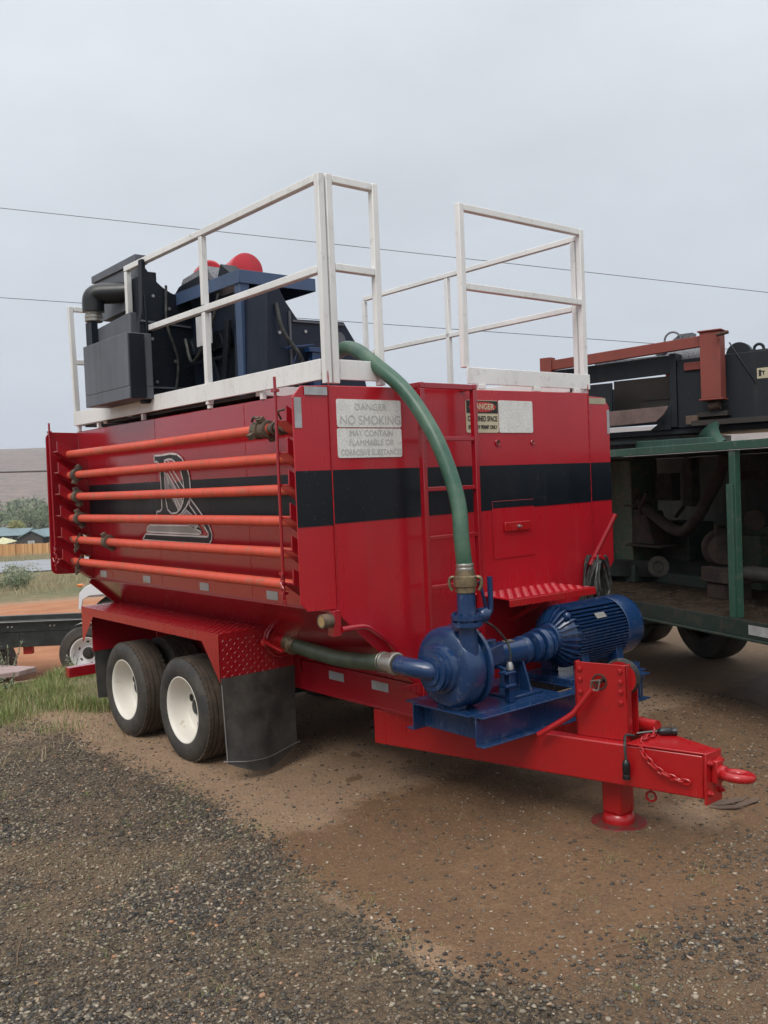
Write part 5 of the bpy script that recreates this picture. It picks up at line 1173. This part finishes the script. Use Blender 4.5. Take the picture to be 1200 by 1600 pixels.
mb = MB(); mb.obox(kp(-.24, -.15, 2.845), kp(1.198, -.15, 2.905)-kp(-.24, -.15, 2.845), kN*.06, (0, 0, .095)); mb.obox(kp(-.36, -.17, 2.78), kU*.12, kN*.10, (0, 0, .19)); mb.obox(kp(1.42, .60, 2.82), kU*1.6, kN*.06, (0, 0, .09)); mb.obox(kp(.70, .345, 2.60), kU*.155, kN*.05, (0, 0, .25)); mb.obox(kp(1.0, -.03, 2.72), kU*.17, kN*.025, (0, 0, .07)); build('red_beam', mb, 'brownred', K, bevel=.004)
mb = MB(); kbox(mb, 1.02, 1.13, -.08, -.01, 2.23, 2.31); build('brown_box', mb, 'card', K, bevel=.004)
mb = MB(); kbox(mb, 1.625, 1.80, -.004, -.0005, 2.59, 2.68); pl = build('name_plate', mb, 'sign_cream', K); mb = MB(); kbox(mb, 1.64, 1.66, -.006, -.0045, 2.61, 2.665); kbox(mb, 1.66, 1.69, -.006, -.0045, 2.645, 2.655); kbox(mb, 1.675, 1.683, -.006, -.0045, 2.62, 2.645); build('plate_mark', mb, 'sign_black', pl)
mb = MB(); kbox(mb, -.6, 2.6, -.1, 1.0, .85, 1.0)
for u, w_ in ((.0, .1), (0, .8), (2.4, .1), (2.4, .8)): kbox(mb, u-.06, u+.06, w_-.06, w_+.06, 0, .85); kbox(mb, u-.05, u+.05, w_-.05, w_+.05, 1.0, 2.154)
build('support_frame', mb, 'blkchassis', K)
mb = MB(); kbox(mb, 1.08, 2.6, -.12, -.01, 2.215, 2.26); kbox(mb, 1.14, 1.40, -.12, -.01, 2.29, 2.33); build('step_bracket', mb, 'darkbrown', K)

# ================================================================== LEFT BACKGROUND VEHICLES
LR = V(.7715, -.6357, 0).normalized(); LF = V(.6357, .7715, 0)      # along the picture plane / away
def lp(x, D, z): p = CP+LF*D+LR*x; return V(p.x, p.y, z)
BT = thing('flatbed_chassis', 'low black flatbed chassis with grey-rimmed wheel left of the red trailer', 'trailer', tuple(lp(-4.2, 11.9, -.55)))
def lbox(mb, x0, x1, D0, D1, z0, z1): return mb.obox(lp(x0, D0, z0), LR*(x1-x0), LF*(D1-D0), (0, 0, z1-z0))
LX0 = -7.5; LX1 = -3.2
mb = MB(); lbox(mb, LX0, LX1, 11.3, 11.36, .315, .375); lbox(mb, LX0, LX1, 11.28, 11.36, .295, .305); lbox(mb, LX0, LX1, 11.33, 11.40, .17, .29); lbox(mb, -4.55, LX1, 11.34, 11.42, -.02, .165); lbox(mb, LX0, LX1, 13.2, 13.3, -.1, .02)
mb.prism([lp(-5.6, 11.345, .169), lp(-4.555, 11.345, .169), lp(-4.555, 11.345, -.02), lp(-5.0, 11.345, -.06), lp(-5.6, 11.345, -.02)], LF*.05)
build('frame', mb, 'blkchassis', BT, bevel=.004)
mb = MB(); lbox(mb, LX0, LX1, 11.272, 11.2795, .297, .3045); build('edge_trim', mb, 'tape', BT)
mb = MB()
for x in (-4.68, -4.63, -4.16, -4.11): mb.cyl(lp(x, 11.328, .235), lp(x, 11.32, .235), .012, 10)
build_each('frame_bolt', mb, 'zinc', BT)
mb = MB(); lbox(mb, LX0, -4.30, 11.7, 12.9, .1, .16); build('bed_floor', mb, 'mauve', BT)
simple_wheel(BT, lp(-3.62, 10.98, -.078), LF, .342, .24, .20, 'whitecar')
build('axle', MB().cyl(lp(-3.62, 11.1, -.078), lp(-3.62, 12.6, -.12), .05, 12), 'blkchassis', BT)
simple_wheel(BT, lp(-5.05, 11.5, -.235), LF, .31, .24, .18, 'blkchassis')
mb = MB(); lbox(mb, -4.54, -4.43, 11.40, 11.48, -.12, .01); build('side_lamp', mb, 'redlens', BT, bevel=.006)
mb = MB()
for k in range(9):
    a0_, a1_ = R(50+7*k), R(57+7*k); c_ = lp(-3.62, 11.0, -.078)
    mb.add([c_+LR*(.37*math.cos(a0_))+Z*.37*math.sin(a0_)+LF*w_ for w_ in (0, .28)]+[c_+LR*(.37*math.cos(a1_))+Z*.37*math.sin(a1_)+LF*w_ for w_ in (0, .28)], [(0, 1, 3, 2)])
build('wheel_arch', mb, 'chrome', BT)
# white pickup, mostly hidden behind the red trailer
WT_ = thing('white_truck', 'white truck front fender with amber lamp showing behind the black chassis', 'truck', tuple(lp(-3.2, 14.6, -.7)))
mb = MB(); D0 = 13.6; gz = -.75
def arch(xc, zc, r, x0, x1, z1, top):
    P = [(x1, z1), (x1, top[-1][1])]+[(x, z) for x, z in reversed(top)]+[(x0, z1)]
    A_ = [(xc+r*math.cos(math.pi-math.pi*k/12), zc+r*.72*math.sin(math.pi-math.pi*k/12)) for k in range(13)]
    return P, A_
P = [(-4.57, .13), (-4.545, .37), (-4.455, .46), (-4.31, .52), (-4.22, .50), (-4.05, .36), (-3.9, .36), (-2.0, .40), (-2.0, -.30), (-3.72, -.30), (-3.76, .0), (-3.86, .20), (-4.02, .29), (-4.2, .335), (-4.40, .325), (-4.50, .27), (-4.53, .115)]
mb.prism([lp(x, D0, z) for x, z in P], LF*.03)
mb.prism([lp(x, D0+.03, z) for x, z in [(-4.56, .30), (-4.545, .37), (-4.455, .46), (-4.31, .52), (-4.22, .50), (-4.05, .36), (-2.0, .40), (-2.0, .32)]], LF*1.7)
mb.prism([lp(x, D0+.15, z) for x, z in [(-3.5, .39), (-3.1, .80), (-2.1, .80), (-2.0, .39)]], LF*1.6)
build('body', mb, 'whitecar', WT_, bevel=.006)
mb = MB(); mb.prism([lp(x, D0+.14, z) for x, z in [(-3.35, .45), (-3.05, .74), (-2.2, .74), (-2.12, .45)]], LF*1.62); build('window', mb, 'glass', WT_)
mb = MB(); lbox(mb, -4.57, -4.49, D0-.02, D0+.1, .462, .50); build('amber_lamp', mb, 'amber', WT_, bevel=.01)
mb = MB(); mb.prism([lp(-4.50+.72*k/12, D0+.30, -.40 if k in (0, 12) else .05+.25*math.sin(math.pi*k/12)) for k in range(13)], LF*.15); build('wheel_well', mb, 'blkchassis', WT_)
simple_wheel(WT_, lp(-4.13, D0+.04, -.17), LF, .40, .25, .22, 'chrome')
simple_wheel(WT_, lp(-1.9, D0+.04, -.17), LF, .40, .25, .22, 'chrome')

# ================================================================== FAR LEFT: ROAD, FENCE, HOUSES, TREES, HILL
def fp(px, D, z): # direction through picture column px at depth D, at height z
    v_ = Fv+Rv*((px-600)/1450); v_ = V(v_.x, v_.y, 0)*D; return V(CP.x+v_.x, CP.y+v_.y, z)
mb = MB(); n = 60; vs = []
for i in range(n+1):
    px = -900+1500*i/n*1.0; a_ = fp(px, 49, 0); b_ = fp(px, 61, 0)
    for k in range(5): q = a_.lerp(b_, k/4); vs.append((q.x, q.y, zt(q.x, q.y)+.05))
fs = [(i*5+k, (i+1)*5+k, (i+1)*5+k+1, i*5+k+1) for i in range(n) for k in range(4)]
mb.add(vs, fs, True)
M['road'] = simple('pale_grey_road', (.30, .31, .33), .7, var=.15, c2=(.22, .22, .23), s2=.5)
tag(build('road', mb, 'road'), kind='structure')
# sage bushes on the verge
def clump(mb, c_, r_, n_, sz, sq=.8):
    for _ in range(n_):
        d_ = V(random.gauss(0, 1), random.gauss(0, 1), random.gauss(0, 1)).normalized()*r_*random.uniform(.35, 1)**.6; p = Vector(c_)+V(d_.x, d_.y, d_.z*sq)
        u = V(random.gauss(0, 1), random.gauss(0, 1), random.gauss(0, 1)).normalized(); w_ = u.orthogonal().normalized(); s_ = sz*random.uniform(.6, 1.3)
        mb.add([p-u*s_, p-w_*s_*.5, p+u*s_, p+w_*s_*.5], [(0, 1, 2, 3)])
bl = [((5, 40, 1.1), 'grey-green round bush beside the road at the left edge', 'weed'), ((22, 44, .9), 'smaller sage bush right of the larger one by the road', 'leaf'), ((8, 34, .7), 'low dark brown-green shrub on the verge in front of the red soil', 'leaf')]
for (px, D, r_), lab, mt in bl:
    mb = MB(); q = fp(px, D, 0); z_ = zt(q.x, q.y)
    for k in range(7): clump(mb, (q.x+random.gauss(0, r_*.45), q.y+random.gauss(0, r_*.4), z_+r_*random.uniform(.15, .55)), r_*.45, 160, .05)
    tag(build('bush', mb, mt), lab, 'bush', 'roadside bushes')
# wooden fence
FD = 118
Fn = thing('wooden_fence', 'orange-brown board fence across the road at the left edge', 'fence', tuple(fp(40, FD, terr(FD))))
a_, b_ = fp(-260, FD+4, 0), fp(150, FD-4, 0); L_ = (b_-a_).length; fdv = (b_-a_).normalized(); nb_ = int(L_/.16)
mb = MB(); mi = []
for i in range(nb_):
    q = a_+fdv*(i*.16); z_ = -5.72-.0*(i/nb_); mb.obox(V(q.x, q.y, z_-.3), fdv*.145, V(-fdv.y, fdv.x, 0)*.02, (0, 0, 1.75+random.uniform(-.03, .03)))
M['boards'] = islands('fence_boards', [(0, (.42, .20, .08)), (.6, (.56, .30, .12)), (1, (.68, .40, .19))], .8)
ob_ = build('fence_boards', mb, 'boards', Fn)
mb = MB()
for i in range(0, nb_, 15): q = a_+fdv*(i*.16); q = q-V(-fdv.y, fdv.x, 0)*.10; mb.obox(V(q.x, q.y, -6.0), fdv*.12, V(-fdv.y, fdv.x, 0)*.09, (0, 0, 1.85))
build_each('fence_post', mb, 'wood', Fn)
# houses
def house(px0, px1, D, zb, zw, zr, lab, gable_left=True):
    Hh = thing('house', lab, 'house', tuple(fp((px0+px1)/2, D, zb)), 'low houses behind the fence')
    A_, B_ = fp(px0, D, 0), fp(px1, D, 0); dv = (B_-A_); L = dv.length; dv.normalize(); nv = V(-dv.y, dv.x, 0); 
    if nv.dot(LF) < 0: nv = -nv
    W2_ = 9.0; G0 = L*.55
    # gable faces the camera on the left portion
    mb = MB(); mb.prism([V(A_.x, A_.y, zb), V(*(A_+dv*G0).xy, zb), V(*(A_+dv*G0).xy, zw), V(*(A_+dv*G0*.5).xy, zr-.15), V(A_.x, A_.y, zw)], nv*W2_)
    q = A_+dv*G0+nv*1.0; mb.obox(V(q.x, q.y, zb), dv*(L-G0)*1.4, nv*(W2_-2), (0, 0, zw-zb)); build('wall', mb, 'housewall', Hh)
    mb = MB(); 
    for sgn in (0, 1):
        e0 = A_+dv*(G0*sgn+(-.5 if sgn == 0 else .5)); r0 = A_+dv*G0*.5; 
        mb.prism([V(e0.x, e0.y, zw-.15)-nv*.4, V(r0.x, r0.y, zr)-nv*.4, V(r0.x, r0.y, zr+.15)-nv*.4, V(e0.x, e0.y, zw)-nv*.4], nv*(W2_+.8))
    q = A_+dv*(G0*.5); q2 = q+dv*(L*1.0)
    mb.prism([V(q.x, q.y, zw-.1)+nv*.3, V(q.x, q.y, zw)+nv*.3, V(q.x, q.y, zr)+nv*W2_*.5, V(q.x, q.y, zw)+nv*(W2_-.3)], dv*L*1.0); build('roof', mb, 'roofblue', Hh)
    mb = MB(); q = A_+dv*(G0*.30)-nv*.03; mb.obox(V(q.x, q.y, zb+1.0), dv*1.1, nv*.06, (0, 0, 1.0)); q = A_+dv*(L*.75)+nv*.95; mb.obox(V(q.x, q.y, zb+1.1), dv*1.3, nv*.04, (0, 0, 1.0)); build('window', mb, 'winlight', Hh)
house(31, 92, 150, -7.6, -5.0, -4.05, 'grey-brown house with blue-green metal roof and small gable behind the fence')
house(-45, 18, 165, -7.8, -5.3, -4.2, 'pale blue roofed house at the left edge behind the yellow canopy')
mb = MB(); q = fp(-5, 135, -5.2); mb.prism([fp(-14, 135, -5.1), fp(4, 133, -5.15), fp(24, 133, -4.75), fp(2, 137, -4.35)], (0, 0, .08)); tp = build('shade_canopy', mb, 'canopy'); tag(tp, 'pale yellow shade canopy behind the fence at the left edge', 'canopy')
mb = MB()
for px in (-8, 3, 20): q = fp(px, 134.5, -6.6); mb.cyl(q, V(q.x, q.y, -4.9), .06, 8)
build_each('canopy_pole', mb, 'zinc', tp)
def tree(px, D, zb, h, r_, lab, mt='leaf', n_=900, grp='trees beyond the houses'):
    q = fp(px, D, zb); t_ = thing('tree', lab, 'tree', tuple(q), grp); mb = MB(); mb.tube([q, q+Z*h*.35, q+V(.2, .1, h*.7)], [.22, .16, .06], 8)
    for k in range(5): a_ = random.uniform(0, 6.28); mb.tube([q+Z*h*.3, q+V(math.cos(a_)*r_*.5, math.sin(a_)*r_*.5, h*.65)], [.1, .04], 6)
    build('trunk', mb, 'bark', t_); mb = MB()
    for k in range(9): a_ = random.uniform(0, 6.28); rr = r_*random.uniform(0, .65); clump(mb, (q.x+math.cos(a_)*rr, q.y+math.sin(a_)*rr, zb+h*random.uniform(.45, .85)), r_*.5, n_//9, .20)
    build('crown', mb, mt, t_)
tree(21, 172, -8.0, 5.2, 2.4, 'yellow-green leafless-looking tree between the two roofs', 'leafy', 1400)
tree(-12, 205, -8.2, 6.5, 3.2, 'dark green tree at the left edge behind the roofs'); tree(45, 215, -8.2, 7.0, 4.0, 'broad green tree above the grey-brown house roof'); tree(66, 225, -8.2, 6.6, 3.4, 'green tree next to the red trailer edge, behind the house')
mb = MB()
for _ in range(420):
    D = random.uniform(235, 420); px = random.uniform(-700, 420); q = fp(px, D, -8.4); r_ = random.uniform(2.2, 4.5)
    clump(mb, (q.x, q.y, q.z+r_*.7+(D-235)*.02), r_, 46, .85, .8)
tag(build('far_wood', mb, 'leaf'), 'band of grey-green woods at the foot of the hill', 'woods', kind='stuff')
# hill: ring of terrain
mb = MB(); na, nr = 180, 26; vs = []
for i in range(na):
    t = 2*math.pi*i/na
    for k in range(nr+1):
        r_ = 260+(1690-260)*(k/nr)**1.4; x, y = CP.x+r_*math.cos(t), CP.y+r_*math.sin(t)
        crest = 57+6*mnoise.noise((math.cos(t)*1.2, math.sin(t)*1.2, 4)); 
        z_ = -9.2+(crest+9.2)*sst(250, 1250, r_)*(.95+.0*k); z_ += mnoise.noise((x*.006, y*.006, 0))*6*sst(300, 700, r_)*sst(1250, 900, r_)
        if r_ > 1250: z_ -= (r_-1250)*.03
        vs.append((x, y, z_))
fs = [(i*(nr+1)+k, i*(nr+1)+k+1, ((i+1) % na)*(nr+1)+k+1, ((i+1) % na)*(nr+1)+k) for i in range(na) for k in range(nr)]
mb.add(vs, fs, True)
B = NB('scrub_hill'); sc = B.noise(.10, 9, .85); c = B.mix(B.rng(sc, .38, .62), (.31, .215, .19), (.075, .085, .06)); c = B.mix(B.rng(B.noise(.02, 5), .4, .7, 0, .5), c, (.16, .12, .11)); B.col(c); B.rough(.95); M['hill'] = B.m
hl = build('hills', mb, 'hill'); tag(hl, kind='structure')

# ================================================================== POWER LINES
def wire(p0, p1, sag, r_, lab):
    a_, b_ = Vector(p0), Vector(p1); mb = MB(); ext = .9 if sag else .0; P = []
    for i in range(81):
        t = -ext+(1+2*ext)*i/80; q = a_.lerp(b_, t); P.append(q-Z*sag*(1-(2*t-1)**2))
    mb.tube(P, r_, 6); tag(build('power_line', mb, 'wire'), lab, 'power line', 'overhead wires across the sky')
wire((7.333, 27.128, 11.137), (26.329, 11.354, 7.391), -.02, .010, 'uppermost thin wire crossing the sky behind the white railings')
wire((7.178, 27.127, 8.245), (26.226, 11.353, 5.47), -.02, .010, 'thin wire behind the machinery, lower of the two sky wires')
wire((3.699-.8*8, 16.773+.657*8, 2.353+.12), (3.699+.8*4, 16.773-.657*4, 2.353-.06), 0, .019, 'thick black wire low across the hillside at the left edge')

# ------------------------------------------------------------------ haze
mb = MB(); mb.box(-1700, 1700, -1700, 1700, -120, 140)
B = NB('haze_air'); B.t.nodes.remove(B.b); vn = B.n('ShaderNodeVolumePrincipled'); vn.inputs['Color'].default_value = (.80, .86, .95, 1); vn.inputs['Density'].default_value = .00032; vn.inputs['Anisotropy'].default_value = .2
B.l(vn.outputs[0], B.t.nodes['Material Output'].inputs['Volume']); M['haze'] = B.m
tag(build('haze', mb, 'haze'), 'thin pale haze softening the far hill', 'haze', kind='stuff')
S.cycles.volume_step_rate = 1; S.cycles.volume_bounces = 0
